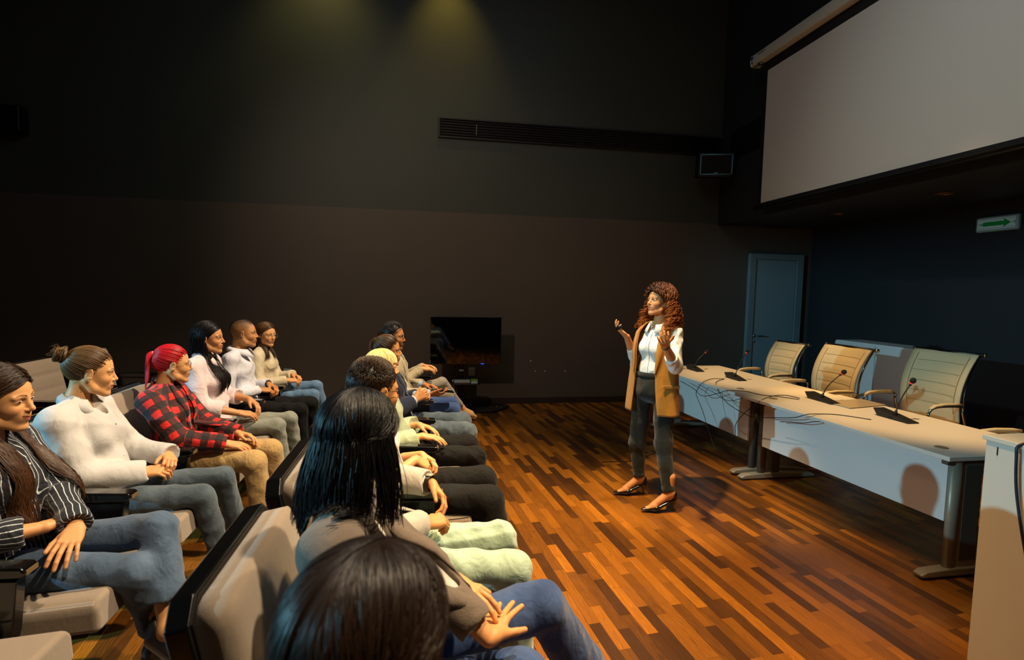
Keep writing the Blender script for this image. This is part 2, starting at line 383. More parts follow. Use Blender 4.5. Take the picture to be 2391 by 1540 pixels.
# projection screen
MHS = plain('screen_casing', 'c3bfb2', .4); MSF = plain('screen_fabric', 'cfcac0', .75, bump=.0002, bscale=300, spec=.2); MSK = plain('screen_black', '070708', .7)
S0, S1, X0 = 6.46, -.6, 4.20
g = thing('projection_screen', 'large pulled-down projection screen in white casing on the right wall', 'projection screen', (X0, 3.0, 4.6))
O = (X0, 3.0, 4.6)
poly = [(-.055, -.06), (-.068, 0), (-.055, .065), (-.02, .078), (.07, .078), (.07, -.065), (-.02, -.072)]
MB().prism([(X0+a, 4.64+b_) for a, b_ in poly], S1, S0-.02, 'y').build('casing', MHS, g, O, bevel=.008)
cap = MB().prism([(X0+a*1.06, 4.64+b_*1.06) for a, b_ in poly], S0-.02, S0, 'y').build('end_cap', MHS, g, O, bevel=.006)
MB().box(X0-.074, X0-.068, S0-.06, S0-.02, 4.645, 4.685).build('badge', plain('badge_blue', '16458c', .4), g, O)
MB().box(X0-.072, X0-.066, S0-.05, S0-.035, 4.60, 4.62).build('switch', plain('switch_black', '101010', .4), g, O)
MB().box(X0-.0715, X0-.066, S0-.30, S0-.16, 4.665, 4.674).build('marking', plain('faint_print', '777468', .5), g, O)
MB().box(X0-.05, X0+.02, S0-.18, S0-.14, 4.545, 4.57).tube([(X0-.03, S0-.02, 4.56), (X0-.03, S0-.2, 4.548)], .006).build('hook', MHD, g, O)
sxp = X0+.03
MB().box(sxp, sxp+.004, S1+.05, 6.30, 4.45, 4.58).box(sxp, sxp+.004, 6.22, 6.30, 2.78, 4.45).box(sxp, sxp+.004, S1+.05, 6.22, 2.78, 2.82).box(sxp+.0045, sxp+.006, S1+.05, 6.30, 2.78, 4.58).build('black_border', MSK, g, O)
MB().box(sxp-.001, sxp+.0035, S1+.1, 6.22, 2.82, 4.45).build('screen_fabric', MSF, g, O)
MB().tube([(sxp, S1, 2.76), (sxp, 6.34, 2.76)], .026, 12).build('weight_bar', plain('bar_black', '15120f', .35, .3), g, O)
for y in (.4, 3.2, 5.9): MB().box(X0+.07, XU, y-.02, y+.02, 4.60, 4.66).build('wall_bracket', MBK, g, O)

# ------------------------------------------------------------------ television on its stand
tv = thing('television_stand', 'black television stand with pole, glass shelf and wide base by far wall', 'tv stand', (.6, 7.12, 0))
O = (.6, 7.12, 0)
MG = plain('black_gloss', '050506', .08, 0, .6); MGL = plain('black_glass', '040507', .04, 0, .6)
MB().prism([(.25, 7.02), (.42, 6.93), (1.0, 6.96), (1.22, 7.26), (1.12, 7.42), (.25, 7.42)], .0, .03, 'z').build('base_plate', MG, tv, O, bevel=.006)
MB().box(.44, .49, 7.14, 7.24, .03, 1.1).box(.545, .595, 7.14, 7.24, .03, 1.1).box(.49, .545, 7.17, 7.21, .03, 1.1).build('pole', plain('pole_black', '08080a', .25, .4), tv, O, bevel=.006)
MB().box(.40, .76, 6.95, 7.16, .385, .395).build('glass_shelf', MGL, tv, O, bevel=.002)
MB().box(.3, .75, 7.10, 7.14, .85, 1.05).build('mounting_plate', MBK, tv, O)
for (x, y) in ((1.03, 7.2), (1.08, 7.15)): MB().lathe([(.008, 0), (.008, .004), (.004, .006)], 12, M=T(x, y, .03)).build('base_screw', MHD, tv, O)
t = thing('television', 'large flat black television mounted on a pole stand', 'television', (.58, 7.05, .62))
O = (.58, 7.05, .62); Mt = T(.578, 7.05, .965)
MB().box(-.475, .475, 0, .045, -.318, .318, M=Mt).build('bezel', MG, t, O, bevel=.005)
MB().box(-.462, .462, -.0025, -.0005, -.300, .306, M=Mt).build('screen', MGL, t, O)
MB().box(.20, .245, -.004, -.001, -.316, -.308, M=Mt).build('status_light', plain('tv_led', '1848b0', .4, emit='1a50ff', est=1.5), t, O)
MB().box(-.474, -.468, -.003, -.0005, -.31, -.265, M=Mt).build('sticker', plain('sticker_grey', '8a8d8c', .5), t, O)
MB().box(-.2, .2, .045, .062, -.15, .15, M=Mt).build('back_cover', MBK, t, O)
MSV = plain('silver_plastic', 'a8b4b6', .25, .5)
o = MB().box(.42, .635, 7.0, 7.12, .3955, .435).build('set_top_box', MSV, bevel=.008); tag(o, 'slim silver player box lying on the glass television shelf', 'player')
g = thing('small_box', 'small green and white packet at the end of the television shelf', 'box', (.69, 7.04, .3955))
MB().box(.648, .735, 7.0, 7.08, .3955, .425).build('body', plain('white_card', 'a8bcb8', .4), g, (.69, 7.04, .3955), bevel=.003)
MB().box(.646, .737, 6.998, 7.082, .4255, .442).build('lid', plain('green_card', '5c8a1a', .5), g, (.69, 7.04, .3955), bevel=.003)
o = MB().box(.655, .745, YF-.03, YF-.001, .42, .53).lathe([(.026, 0), (.026, .003), (.02, .003), (.018, -.004)], 20, M=T(.70, YF-.029, .475)@Rx(PI/2)).build('wall_socket', plain('socket_white', '9aa2a0', .4), bevel=.003)
tag(o, 'square white wall socket just right of the television pole', 'socket')
o = MB().box(.495, .555, 7.130, 7.139, .54, .565).build('pole_label', plain('label_grey', '70777a', .5), tv, (.6, 7.12, 0))
MB().lathe([(.012, 0), (.012, .05)], 12, M=T(.405, 7.0, .3955)).build('shelf_peg', MHD, tv, (.6, 7.12, 0))
cb = MB().tube([(.465, 7.13, .38), (.462, 7.12, .2), (.47, 7.13, .04)], .004).build('cable', plain('grey_cable', '70757a', .4), tv, (.6, 7.12, 0))
for (px, py, l) in ((1239, 842, 'tiny white screw plug in the far wall, highest of the four'), (1250, 866, 'tiny white screw plug in the far wall, leftmost of the lower three'), (1272, 866, 'tiny white screw plug in the far wall, middle of the lower three'), (1319, 866, 'tiny white screw plug in the far wall, nearest the presenter')):
    p = at(px, py, Y=YF-.001)
    o = MB().lathe([(.009, 0), (.009, .006), (.005, .008)], 10, M=T(p.x, YF-.001, p.z)@Rx(PI/2)).build('wall_plug', plain('plug_white', 'd8d4cc', .4))
    tag(o, l, 'wall plug', 'white screw plugs in the far wall')
o = MB().box(-1.76+.9, -1.66+.9, YF-.02, YF-.001, .36, .43).build('wall_socket', plain('socket_white', '9aa2a0', .4), bevel=.003)
p = at(672, 866, Y=YF); o.location = (p.x+.81, 0, p.z-.395)
tag(o, 'pale wall socket low on the far wall behind the seated woman with round glasses', 'socket')
# ------------------------------------------------------------------ conference desks
MDT = plain('desk_laminate', 'd9cfc0', .32, spec=.4); MDP = plain('desk_panel', 'd5d2cc', .45, spec=.3); MLG = plain('desk_leg_paint', '9c917c', .4, .35); MLD = plain('desk_leg_dark', '5d554a', .45, .3)
MRB = plain('black_rubber', '0c0c0c', .6); MGR = plain('grommet_grey', '7a6f5c', .5)
DZ = .74
def desk(label, poly, pan, pz, legs, groms):
    c = Vector((sum(p[0] for p in poly)/4, sum(p[1] for p in poly)/4, 0)); g = thing('conference_desk', label, 'desk', c, 'white desks in a row on the stage')
    MB().prism(poly, DZ-.027, DZ, 'z').build('tabletop', MDT, g, c, bevel=.003)
    (ax, ay), (bx, by) = pan
    d = Vector((bx-ax, by-ay, 0)).normalized(); n = Vector((-d.y, d.x, 0)); L = math.hypot(bx-ax, by-ay)
    M = T(ax, ay, 0) @ Matrix(((d.x, n.x, 0, 0), (d.y, n.y, 0, 0), (0, 0, 1, 0), (0, 0, 0, 1)))
    MB().prism([(0, pz), (L, pz), (L, DZ-.06), (L-.05, DZ-.035), (0.05, DZ-.035), (0, DZ-.06)], 0, .018, 'y', M=M).build('modesty_panel', MDP, g, c, bevel=.002)
    for (lx, ly, side) in legs:
        f = MB().prism([(lx-.20, .012), (lx-.215, .03), (lx-.17, .052), (lx+.02, .062), (lx+.2, .062), (lx+.48, .05), (lx+.53, .03), (lx+.52, .012)], ly-.033, ly+.033, 'y').build('foot', MLG, g, c, bevel=.012, seg=3)
        for gx in (lx-.17, lx+.48): MB().lathe([(.02, 0), (.02, .014)], 12, M=T(gx, ly, 0)).build('glide', MRB, f)
        col = MB(); col.lathe([(.03, .05), (.03, DZ-.03)], 20, M=T(lx, ly, 0)@Matrix.Diagonal((1.25, .9, 1, 1))).box(lx+.03, lx+.17, ly-.018, ly+.018, .055, DZ-.04)
        col.build('leg', MLD if side else MLG, g, c)
        MB().box(lx+.05, lx+.165, ly-.0195, ly+.0195, .10, DZ-.06).build('cover', MLD, g, c, bevel=.002)
    for q in legs: MB().box(min(p[0] for p in poly)+.15, max(p[0] for p in poly)-.06, q[1]-.02, q[1]+.02, DZ-.055, DZ-.0275).build('support_rail', MLD, g, c)
    for (x, y) in groms: MB().lathe([(.036, 0), (.036, .003), (.033, .004), (.03, .0035)], 28, M=T(x, y, DZ)).build('cable_grommet', MGR, g, c)
    return g
desk('white desk further from the camera, behind the presenter', [(2.80, 6.21), (2.885, 4.31), (3.80, 4.31), (3.76, 6.21)], ((2.89, 6.02), (2.965, 4.37)), .31, [(3.0, 6.05, 0), (3.02, 4.36, 1)], [(3.06, 4.66), (3.12, 5.95)])
desk('white desk nearer the camera, with two black microphones and papers', [(2.875, 4.30), (3.01, 2.53), (3.90, 2.53), (3.85, 4.30)], ((2.955, 4.14), (3.085, 2.60)), .325, [(3.02, 4.225, 1), (3.105, 2.57, 0)], [(3.07, 4.40-.22), (3.155, 2.71)])
# ------------------------------------------------------------------ microphones
MMB = plain('mic_black', '141414', .5); MMF = plain('mic_foam', '0a0a0a', .95, bump=.001, bscale=500); MMR = plain('mic_red', 'b01810', .4, emit='ff2010', est=.5)
def mic(bx, by, ln, head, hx, label):
    g = thing('gooseneck_microphone', label, 'microphone', (bx, by, DZ), 'gooseneck microphones on the desks')
    O = (bx, by, DZ); h = at(*head, X=hx)
    y0, y1 = by+ln*.5, by-ln*.5
    MB().prism([(y1, DZ), (y1-.005, DZ+.008), (by, DZ+.034), (y0+.012, DZ+.056), (y0+.01, DZ+.05), (y0-.03, DZ)], bx-.05, bx+.05, 'x').build('base', MMB, g, O, bevel=.003)
    MB().box(bx-.052, bx-.05, by-.01, by+.015, DZ+.006, DZ+.02).box(bx-.03, bx-.01, by-.02, by+.0, DZ+.03, DZ+.038).build('button', MRB, g, O)
    a = Vector((bx, by, DZ+.03)); pts = []
    up = a+Vector((0, 0, .09)); hd = h-(h-a).normalized()*.02
    for i in range(17):
        t = i/16; pts.append(a*(1-t)**2 + up*2*t*(1-t)*1.0 + hd*t*t)
    MB().lathe([(.013, 0), (.009, .03), (.006, .045)], 14, M=T(*a)@T(0, 0, -.004)).tube(pts, .0045, 8).build('gooseneck', MMB, g, O)
    d = (hd-pts[-3]).normalized(); q = d.to_track_quat('Z', 'Y').to_matrix().to_4x4(); M = T(*hd)@q
    MB().lathe([(.006, -.012), (.0095, -.006), (.0095, .012), (.008, .016)], 16, M=M).build('capsule', MMB, g, O)
    MB().lathe([(.0102, .003), (.0112, .008), (.0102, .013)], 16, M=M).build('light_ring', MMR, g, O)
    MB().lathe([(.008, .016), (.017, .022), (.021, .034), (.019, .048), (.011, .058), (.001, .061)], 18, M=M).build('windscreen', MMF, g, O)
mic(3.22, 5.83, .26, (1648, 821), 3.38, 'black gooseneck microphone nearest the presenter')
mic(3.35, 5.20, .26, (1743, 821), 3.45, 'black upright gooseneck microphone in front of the grey door')
mic(3.46, 4.06, .30, (1966, 870), 3.62, 'black gooseneck microphone in front of the shaded leather chair')
mic(3.53, 3.40, .29, (2128, 892), 3.64, 'black gooseneck microphone in front of the widest cream chair')
# ------------------------------------------------------------------ cables
MCB = plain('cable_black', '0b0a0a', .45)
def smooth(P, n=6):
    out = []
    for i in range(len(P)-1):
        a, b, c, d = P[max(i-1, 0)], P[i], P[i+1], P[min(i+2, len(P)-1)]
        for k in range(n):
            t = k/n; out.append(.5*((2*b)+(c-a)*t+(2*a-5*b+4*c-d)*t*t+(3*b-a-3*c+d)*t**3))
    return out+[P[-1]]
def cable(label, pts, r=.0032, name='microphone_cable', cat='cable'):
    P = []
    for p in pts:
        if len(p) == 3 and p[2] == 'd': P.append(at(p[0], p[1], z=DZ+.004))
        else: P.append(at(p[0], p[1], X=p[2]))
    for q in P:
        q.z = max(q.z, .004)
    o = MB().tube(smooth(P), r, 7).build(name, MCB); tag(o, label, cat)
    return o
cable('black cable hanging in the deepest loop below the desk front', [(1690, 884, 'd'), (1662, 884, 'd'), (1640, 893, 'd'), (1626, 915, 2.80), (1629, 930, 2.80), (1641, 960, 2.79), (1656, 1010, 2.78), (1668, 1042, 2.78), (1681, 1055, 2.79), (1700, 1053, 2.80), (1714, 1035, 2.81), (1717, 1010, 2.82), (1718, 990, 2.83), (1736, 966, 2.84), (1768, 940, 2.86), (1796, 926, 'd'), (1830, 922, 'd'), (1868, 929, 'd')])
cable('black cable crossing the desk front down to the far right microphone', [(1692, 884, 'd'), (1672, 892, 'd'), (1679, 914, 2.83), (1700, 942, 2.83), (1746, 969, 2.84), (1776, 974, 2.85), (1830, 975, 2.86), (1858, 974, 2.87), (1885, 967, 2.87), (1912, 966, 'd'), (1960, 968, 'd'), (2034, 979, 'd')])
cable('black cable running from the presenter along the desk edges', [(1589, 889, 2.77), (1620, 907, 2.77), (1634, 921, 2.78), (1650, 924, 2.80), (1679, 917, 2.82), (1700, 911, 'd'), (1740, 913, 'd'), (1776, 921, 'd'), (1815, 925, 'd'), (1866, 932, 'd')])
cable('short black cable drooping between the far desk and its leg', [(1630, 897, 2.79), (1664, 914, 2.80), (1690, 931, 2.81), (1710, 935, 2.82), (1735, 928, 2.83)], .0026)
cable('thin black wire hanging straight down the far desk panel', [(1687, 915, 2.81), (1688, 940, 2.81), (1694, 968, 2.82), (1705, 996, 2.84)], .0016)
cable('black cable end lying across the near desk panel', [(1822, 984, 2.90), (1850, 985, 2.90), (1875, 987, 2.90), (1900, 984, 2.90), (1915, 984, 2.90)], .003)
p = at(1700, 893, X=3.15)
o = MB().box(p.x-.004, p.x+.004, p.y-.01, p.y+.01, DZ+.001, DZ+.012).build('cable_tag', plain('tag_white', 'e8e4dc', .4), bevel=.002); tag(o, 'tiny white tag lying beside the microphone in front of the door', 'tag')
# folder and keys on the near desk
g = thing('document_folder', 'translucent folder with papers lying on the near desk', 'folder', (3.66, 3.92, DZ))
MB().prism([(3.44, 3.99), (3.46, 3.76), (3.86, 3.84), (3.86, 4.08)], DZ+.0005, DZ+.006, 'z').build('papers', plain('paper', 'cfc0a0', .6, var=.08, vscale=30), g, (3.66, 3.92, DZ))
MB().prism([(3.43, 4.00), (3.45, 3.745), (3.875, 3.83), (3.87, 4.09)], DZ+.0065, DZ+.0078, 'z').build('cover', plain('folder_plastic', 'b09a78', .2, spec=.6), g, (3.66, 3.92, DZ))
o = MB().tube([(3.44+.016*math.cos(a), 3.90+.016*math.sin(a), DZ+.003) for a in [k*PI/6 for k in range(12)]], .0015, 6, closed=True).box(3.45, 3.50, 3.86, 3.868, DZ+.001, DZ+.004).box(3.40, 3.43, 3.915, 3.93, DZ+.001, DZ+.004).build('keys', MHD)
tag(o, 'small bunch of keys between the microphone and the papers', 'keys')
# ------------------------------------------------------------------ lectern
MLC = plain('lectern_laminate', 'cfc8b8', .45, spec=.3)
g = thing('lectern', 'plain white lectern at the right edge of the picture', 'lectern', (2.6, 1.45, 0)); O = (2.6, 1.45, 0)
MB().box(2.262, 2.28, .95, 1.76, 0, 1.085).build('front_panel', MLC, g, O, bevel=.002)
MB().box(2.28, 2.9, 1.742, 1.76, 0, 1.085).build('side_panel', MLC, g, O, bevel=.002)
MB().box(2.28, 2.9, .95, .968, 0, 1.085).build('side_panel', MLC, g, O, bevel=.002)
MB().box(2.255, 2.92, .93, 1.772, 1.085, 1.105).build('top', MLC, g, O, bevel=.003)
MB().box(2.2595, 2.2615, 1.712, 1.716, 1.035, 1.068).build('slot', MRB, g, O)
pts = [Vector((2.75, 1.42, 1.110)), Vector((2.45, 1.50, 1.111)), Vector((2.30, 1.60, 1.112)), Vector((2.248, 1.63, 1.10)), Vector((2.240, 1.63, 1.05)), Vector((2.240, 1.615, .9)), Vector((2.243, 1.56, .66)), Vector((2.245, 1.50, .5))]
o = MB().tube(smooth(pts), .0055, 8).build('lectern_cable', plain('cable_blue_black', '101420', .4)); tag(o, 'thick dark cable hanging over the edge of the lectern', 'cable')
# ------------------------------------------------------------------ white low cabinet at the right wall
p0 = at(1952, 792, X=5.62)
g = thing('sideboard', 'low white cabinet against the right wall behind the leather chairs', 'cabinet', (5.8, 5.8, 0)); O = (5.8, 5.8, 0)
MB().box(5.62, 6.02, p0.y-1.35, p0.y, .09, p0.z).build('body', MDP, g, O, bevel=.004)
MB().box(5.66, 6.0, p0.y-1.30, p0.y-.05, 0, .09).build('plinth', MRB, g, O)
MB().box(5.6, 5.619, p0.y-.66, p0.y-.01, .11, p0.z-.02).build('door', MDP, g, O, bevel=.002)
MB().box(5.6, 5.619, p0.y-1.34, p0.y-.68, .11, p0.z-.02).build('door', MDP, g, O, bevel=.002)
# ------------------------------------------------------------------ leather conference chairs (front towards -x)
MLE = cloth('cream_leather', 'c9b48a', rough=.45, var=.05, fold=.0006, sheen=0, wscale=300); MLS = plain('leather_seam', '8f7a52', .6); MCR = plain('chrome', 'b8b4aa', .15, 1)
def office_chair(x, y, top, wd, rot, label, arms=True):
    g = thing('conference_chair', label, 'office chair', (x, y, 0), 'cream leather chairs behind the desks', rz=rot)
    def prof(t):                      # back rest from the seat up, side view (x towards the front is negative)
        z = .50+(top-.52)*t; return (.03-.10*math.sin(PI*t*.9)*.6+.19*t*t*.75+.02, z)
    n = 20; P = [prof(i/n) for i in range(n+1)]
    b = MB(); m = 10
    vs = []; 
    for i, (px, pz) in enumerate(P):
        hw = wd*.5*(1-.10*(1-i/n)*.8)
        groove = .006 if i in (5, 8, 11, 14, 17) else 0
        for j in range(m+1):
            u = -1+2*j/m; curv = .035*(u*u)
            vs.append((px-curv+(groove if .12 < j/m < .9 else 0)+(.005 if j in (1, 9) else 0), u*hw, pz))
    k = len(vs); vs += [(v[0]+.022, v[1], v[2]) for v in vs]
    fs = []
    for i in range(n):
        for j in range(m):
            a = i*(m+1)+j; fs.append((a, a+1, a+m+2, a+m+1)); fs.append((a+k, a+m+1+k, a+m+2+k, a+1+k))
    for i in range(n): 
        a = i*(m+1); fs.append((a, a+m+1, a+m+1+k, a+k)); a += m; fs.append((a, a+k, a+m+1+k, a+m+1))
    for j in range(m):
        a = n*(m+1)+j; fs.append((a, a+1, a+1+k, a+k)); a = j; fs.append((a, a+k, a+1+k, a+1))
    b.add(vs, fs, 0, True).build('backrest', MLE, g)
    tx, tz = P[-1]
    s = MB()
    for i in (5, 8, 11, 14, 17):
        px, pz = P[i]; hw = wd*.5*.78
        s.tube([(px-.035*(u*u)*.8+.0035, u*hw, pz) for u in [-.95+.19*q for q in range(11)]], .0016, 5)
    for sd in (-1, 1): s.tube([(P[i][0]-.024, sd*wd*.5*(1-.08*(1-i/n))*.80, P[i][1]) for i in range(3, n)], .0016, 5)
    s.build('seams', MLS, g)
    MB().tube([(tx+.012, -wd*.53, tz), (tx+.012, wd*.53, tz)], .017, 12).build('top_bar', MBK, g)
    for sd in (-1, 1): MB().lathe([(.019, 0), (.021, .006), (.019, .02), (.008, .024)], 14, M=T(tx+.012, sd*wd*.53, tz)@Rx(-sd*PI/2)).build('end_knob', MCR, g)
    for sd in (-1, 1): MB().tube([(P[i][0]+.03, sd*wd*.46, P[i][1]) for i in range(n+1)]+[(tx+.012, sd*wd*.5, tz)], .011, 8).build('back_frame', MCR, g)
    seat = [(-.46, .44), (-.47, .47), (-.44, .495), (-.2, .49), (.05, .48), (.07, .45), (-.2, .43)]
    MB().prism(seat, -wd*.46, wd*.46, 'y').build('seat', MLE, g, bevel=.012, seg=3)
    if arms:
        for sd in (-1, 1):
            ya = sd*(wd*.5+.03)
            lp = [Vector(v) for v in ((.04, ya, .46), (-.02, ya, .62), (-.02, ya, .665), (-.06, ya, .69), (-.30, ya, .695), (-.40, ya, .66), (-.41, ya, .58), (-.36, ya, .47), (-.30, ya*.9, .44))]
            f = MB().tube(smooth(lp, 4), .010, 8).build('arm_frame', MCR, g)
            MB().tube([(-.05, ya, .706), (-.12, ya, .712), (-.25, ya, .713), (-.35, ya, .702), (-.40, ya, .678)], [.012, .017, .018, .018, .013], 10, flat=.8).build('arm_pad', MLE, f)
    MB().lathe([(.028, .09), (.028, .30), (.018, .301), (.018, .44)], 16, M=T(-.2, 0, 0)).build('column', MBK, g)
    st = MB()
    for k2 in range(5):
        a = 2*PI*k2/5+.3; st.tube([(-.2, 0, .11), (-.2+.30*math.cos(a), .30*math.sin(a), .07)], [.022, .014], 8)
    st.build('star_base', MCR, g)
    for k2 in range(5):
        a = 2*PI*k2/5+.3; MB().lathe([(.026, -.012), (.028, 0), (.026, .012)], 14, M=T(-.2+.30*math.cos(a), .30*math.sin(a), .029)@Rz(a)@Rx(PI/2)).build('castor', MBK, g)
office_chair(4.40, 5.92, 1.08, .46, .12, 'cream leather chair directly in front of the grey door')
office_chair(4.31, 4.93, 1.14, .62, 0.0, 'cream leather chair half covered by the presenter\'s shadow')
office_chair(4.80, 4.28, 1.17, .60, .06, 'widest cream leather chair, standing in front of the white cabinet')
office_chair(4.33, 2.80, 1.15, .58, -.1, 'cream leather chair cut off by the right edge of the picture')
# ------------------------------------------------------------------ auditorium seats
MTF = cloth('taupe_upholstery', '8f7f6e', rough=.9, var=.06, fold=.0008, weave=.00015, sheen=.3, wscale=700); MSL = plain('black_lacquer', '080808', .14, 0, .5, coat=.4); MSB2 = plain('seat_shell', '1a1614', .35, .0, .4); MSG = plain('seat_brass_edge', '8a6f48', .35, .4); MSE = plain('upholstery_seam', 'b8aa92', .8)
LAB = {}
def rounded_slab(b, hw, z0, z1, th, r, M, nseg=5, puff=.012, grooves=()):
    """upholstered slab, outline rounded, front pillowed; x is thickness (front = +x)"""
    out = []
    for (cx_, cz_, a0) in ((hw-r, z1-r, 0), (-hw+r, z1-r, PI/2), (-hw+r, z0+r, PI), (hw-r, z0+r, 1.5*PI)):
        for k in range(nseg+1):
            a = a0+PI/2*k/nseg; out.append((cx_+r*math.cos(a), cz_+r*math.sin(a)))
    n = len(out); cz = (z0+z1)/2
    rings = [(0, 1.0, 0), (0.0, 1.0, .3), (0, 1, .75), (.4, .985, .93), (1, .95, 1.0), (1, .86, 1.0+puff/th*.6), (1, .5, 1+puff/th), (1, .05, 1+puff/th)]
    vs = []
    for _, sc, x in rings:
        for (y, z) in out:
            ins = (1-sc)*.25
            yy = y*sc; zz = cz+(z-cz)*sc; gx = 0
            if x >= .99:
                for gz in grooves: gx -= .012*math.exp(-((zz-gz)/.010)**2)
            vs.append(M @ Vector((x*th+gx, yy, zz)))
    fs = [(i*n+k, i*n+(k+1) % n, (i+1)*n+(k+1) % n, (i+1)*n+k) for i in range(len(rings)-1) for k in range(n)]
    fs += [tuple(range(n))[::-1], tuple(range((len(rings)-1)*n, len(rings)*n))]
    b.add(vs, fs, 0, True)
def front_cushion(name, hw, z0, z1, th, M, g, r=.05, grooves=()):
    # grid front so seams can dip
    ny, nz = 20, 26; vs = []; 
    def edge(u, v):   # superellipse outline
        return u, v
    fs = []
    for side in (0, 1):
        for i in range(nz+1):
            for j in range(ny+1):
                u = -1+2*j/ny; v = -1+2*i/nz
                # map the square to a rounded rectangle
                y = u*hw; z = (z0+z1)/2+v*(z1-z0)/2
                ex = max(0, abs(y)-(hw-r)); ez = max(0, abs(z-(z0+z1)/2)-((z1-z0)/2-r)); e = math.hypot(ex, ez)
                if ex > 0 and ez > 0 and e > 0:
                    m = max(ex, ez); s_ = m/e; ex2, ez2 = ex*s_, ez*s_
                    y = math.copysign(hw-r+ex2, y); z = (z0+z1)/2+math.copysign((z1-z0)/2-r+ez2, z-(z0+z1)/2)
                    e = m
                k = e/r; drop = .022*max(0, k-.35)**1.5
                x = th-drop+.010*(1-u*u)*(1-v*v)
                for gz in grooves: x -= .014*math.exp(-((z-gz)/.011)**2)*(1 if abs(u) < .8 else max(0, 1-(abs(u)-.8)*8))
                vs.append(M @ Vector((x if side else 0.0, y, z)))
    k0 = (ny+1)*(nz+1)
    for i in range(nz):
        for j in range(ny):
            a = i*(ny+1)+j; fs.append((a, a+ny+1, a+ny+2, a+1)); fs.append((a+k0, a+1+k0, a+ny+2+k0, a+ny+1+k0))
    bd = [j for j in range(ny+1)]+[(i+1)*(ny+1)-1 for i in range(1, nz+1)]+[nz*(ny+1)+j for j in range(ny-1, -1, -1)]+[i*(ny+1) for i in range(nz-1, 0, -1)]
    for a, b_ in zip(bd, bd[1:]+bd[:1]): fs.append((a, b_, b_+k0, a+k0))
    return MB().add(vs, fs, 0, True).build(name, MTF, g)
def seat(x, y, z, label, group, width=.52, panel='left', ribs=False, last=False, tilt=.20, pitch=.32):
    """x: hip line; the seat faces +x"""
    g = thing('auditorium_seat', label, 'theatre seat', (x, y, z), group)
    Mb = T(-.15, 0, .44)@Ry(-tilt)
    front_cushion('back_cushion', width*.5, 0, .46, .075, Mb@T(-.035, 0, 0), g, grooves=(.335, .22, .10) if ribs else ())
    # shell: thick lacquered board whose edge shows above and beside the cushion
    hw = width*.5+.022
    MB().prism([(-hw, -.10), (hw, -.10), (hw, .44), (hw-.05, .482), (-hw+.05, .482), (-hw, .44)], -.085, -.036, 'x', M=Mb).build('back_shell', MSL, g, bevel=.006)
    MB().prism([(-hw+.012, -.08), (hw-.012, -.08), (hw-.012, .438), (hw-.06, .474), (-hw+.06, .474), (-hw+.012, .438)], -.0355, -.0352+.0015, 'x', M=Mb).build('shell_lining', MSB2, g)
    if not ribs:
        path = [(-.5*width+.035, .03), (-.5*width+.03, .38), (-.5*width+.06, .425), (.5*width-.06, .425), (.5*width-.03, .38), (.5*width-.035, .03)]
        MB().tube([Mb@Vector((.034, a, b_)) for a, b_ in path], .0022, 5).build('seam', MSE, g)
    Ms_ = T(-.13, 0, .30)@Ry(-.07)
    c = MB().prism([(-width*.5+.012, 0), (width*.5-.012, 0), (width*.5-.012, .09), (width*.5-.04, .118), (-width*.5+.04, .118), (-width*.5+.012, .09)], 0, .55, 'x', M=Ms_).build('seat_cushion', MTF, g, bevel=.03, seg=4)
    MB().box(.0, .50, -width*.5+.03, width*.5-.03, -.02, -.001, M=Ms_).build('seat_pan', MSB2, g, bevel=.006)
    sides = []
    if panel in ('left', 'both'): sides.append(pitch)
    if panel in ('right', 'both'): sides.append(-pitch)
    for sy_ in sides:
        MB().prism([(-.24, .0), (-.24, .06), (-.20, .60), (.235, .585), (.215, .40), (.12, .05), (.12, 0)], sy_-.024, sy_+.024, 'y').build('side_panel', MSL, g, bevel=.006)
        ar = MB().prism([(-.26, .60), (-.26, .625), (.0, .642), (.255, .628), (.268, .612), (.25, .595)], sy_-.034, sy_+.034, 'y').build('armrest', MSL, g, bevel=.007, seg=3)
        MB().box(.262, .2665, sy_-.026, sy_+.026, .603, .618).build('edge_strip', MSG, ar)
    return g
SA = -.17; SB = -1.49; SCX = -2.80
rowA = [(.68, 'nearest camera, under the brown-haired viewer'), (1.35, 'holding the black-haired woman in the tweed blazer'), (2.02, 'under the man with green trousers'), (2.69, 'holding the person in the white top'), (3.36, 'under the blonde viewer'), (4.0, 'under the viewer in the navy blazer'), (4.6, 'under the man with glasses'), (5.22, 'under the viewer with tan boots')]
for i, (y, l) in enumerate(rowA): seat(SA, y, PLAT, 'taupe theatre seat in the front row '+l, 'front row theatre seats', panel='both' if i == 0 else 'left', pitch=.335 if i < 4 else .305)
rowB = [(1.55, 'empty, at the lower left corner'), (2.165, 'under the woman in the striped shirt'), (2.785, 'under the woman with the hair bun'), (3.44, 'under the red-haired woman'), (4.08, 'under the woman in pale pink'), (4.70, 'under the man in the white shirt'), (5.30, 'under the woman with round glasses')]
for i, (y, l) in enumerate(rowB): seat(SB, y, PLAT, 'taupe theatre seat in the second row '+l, 'second row theatre seats', panel='both' if i == 0 else 'left', pitch=.31)
for i, (y, l) in enumerate([(4.72, 'empty ribbed theatre seat in the third row behind the hair bun'), (5.42, 'empty ribbed theatre seat in the third row left of the red hair')]): seat(SCX, y, PLAT, l, 'third row theatre seats', panel='both' if i == 0 else 'left', ribs=True, pitch=.33)
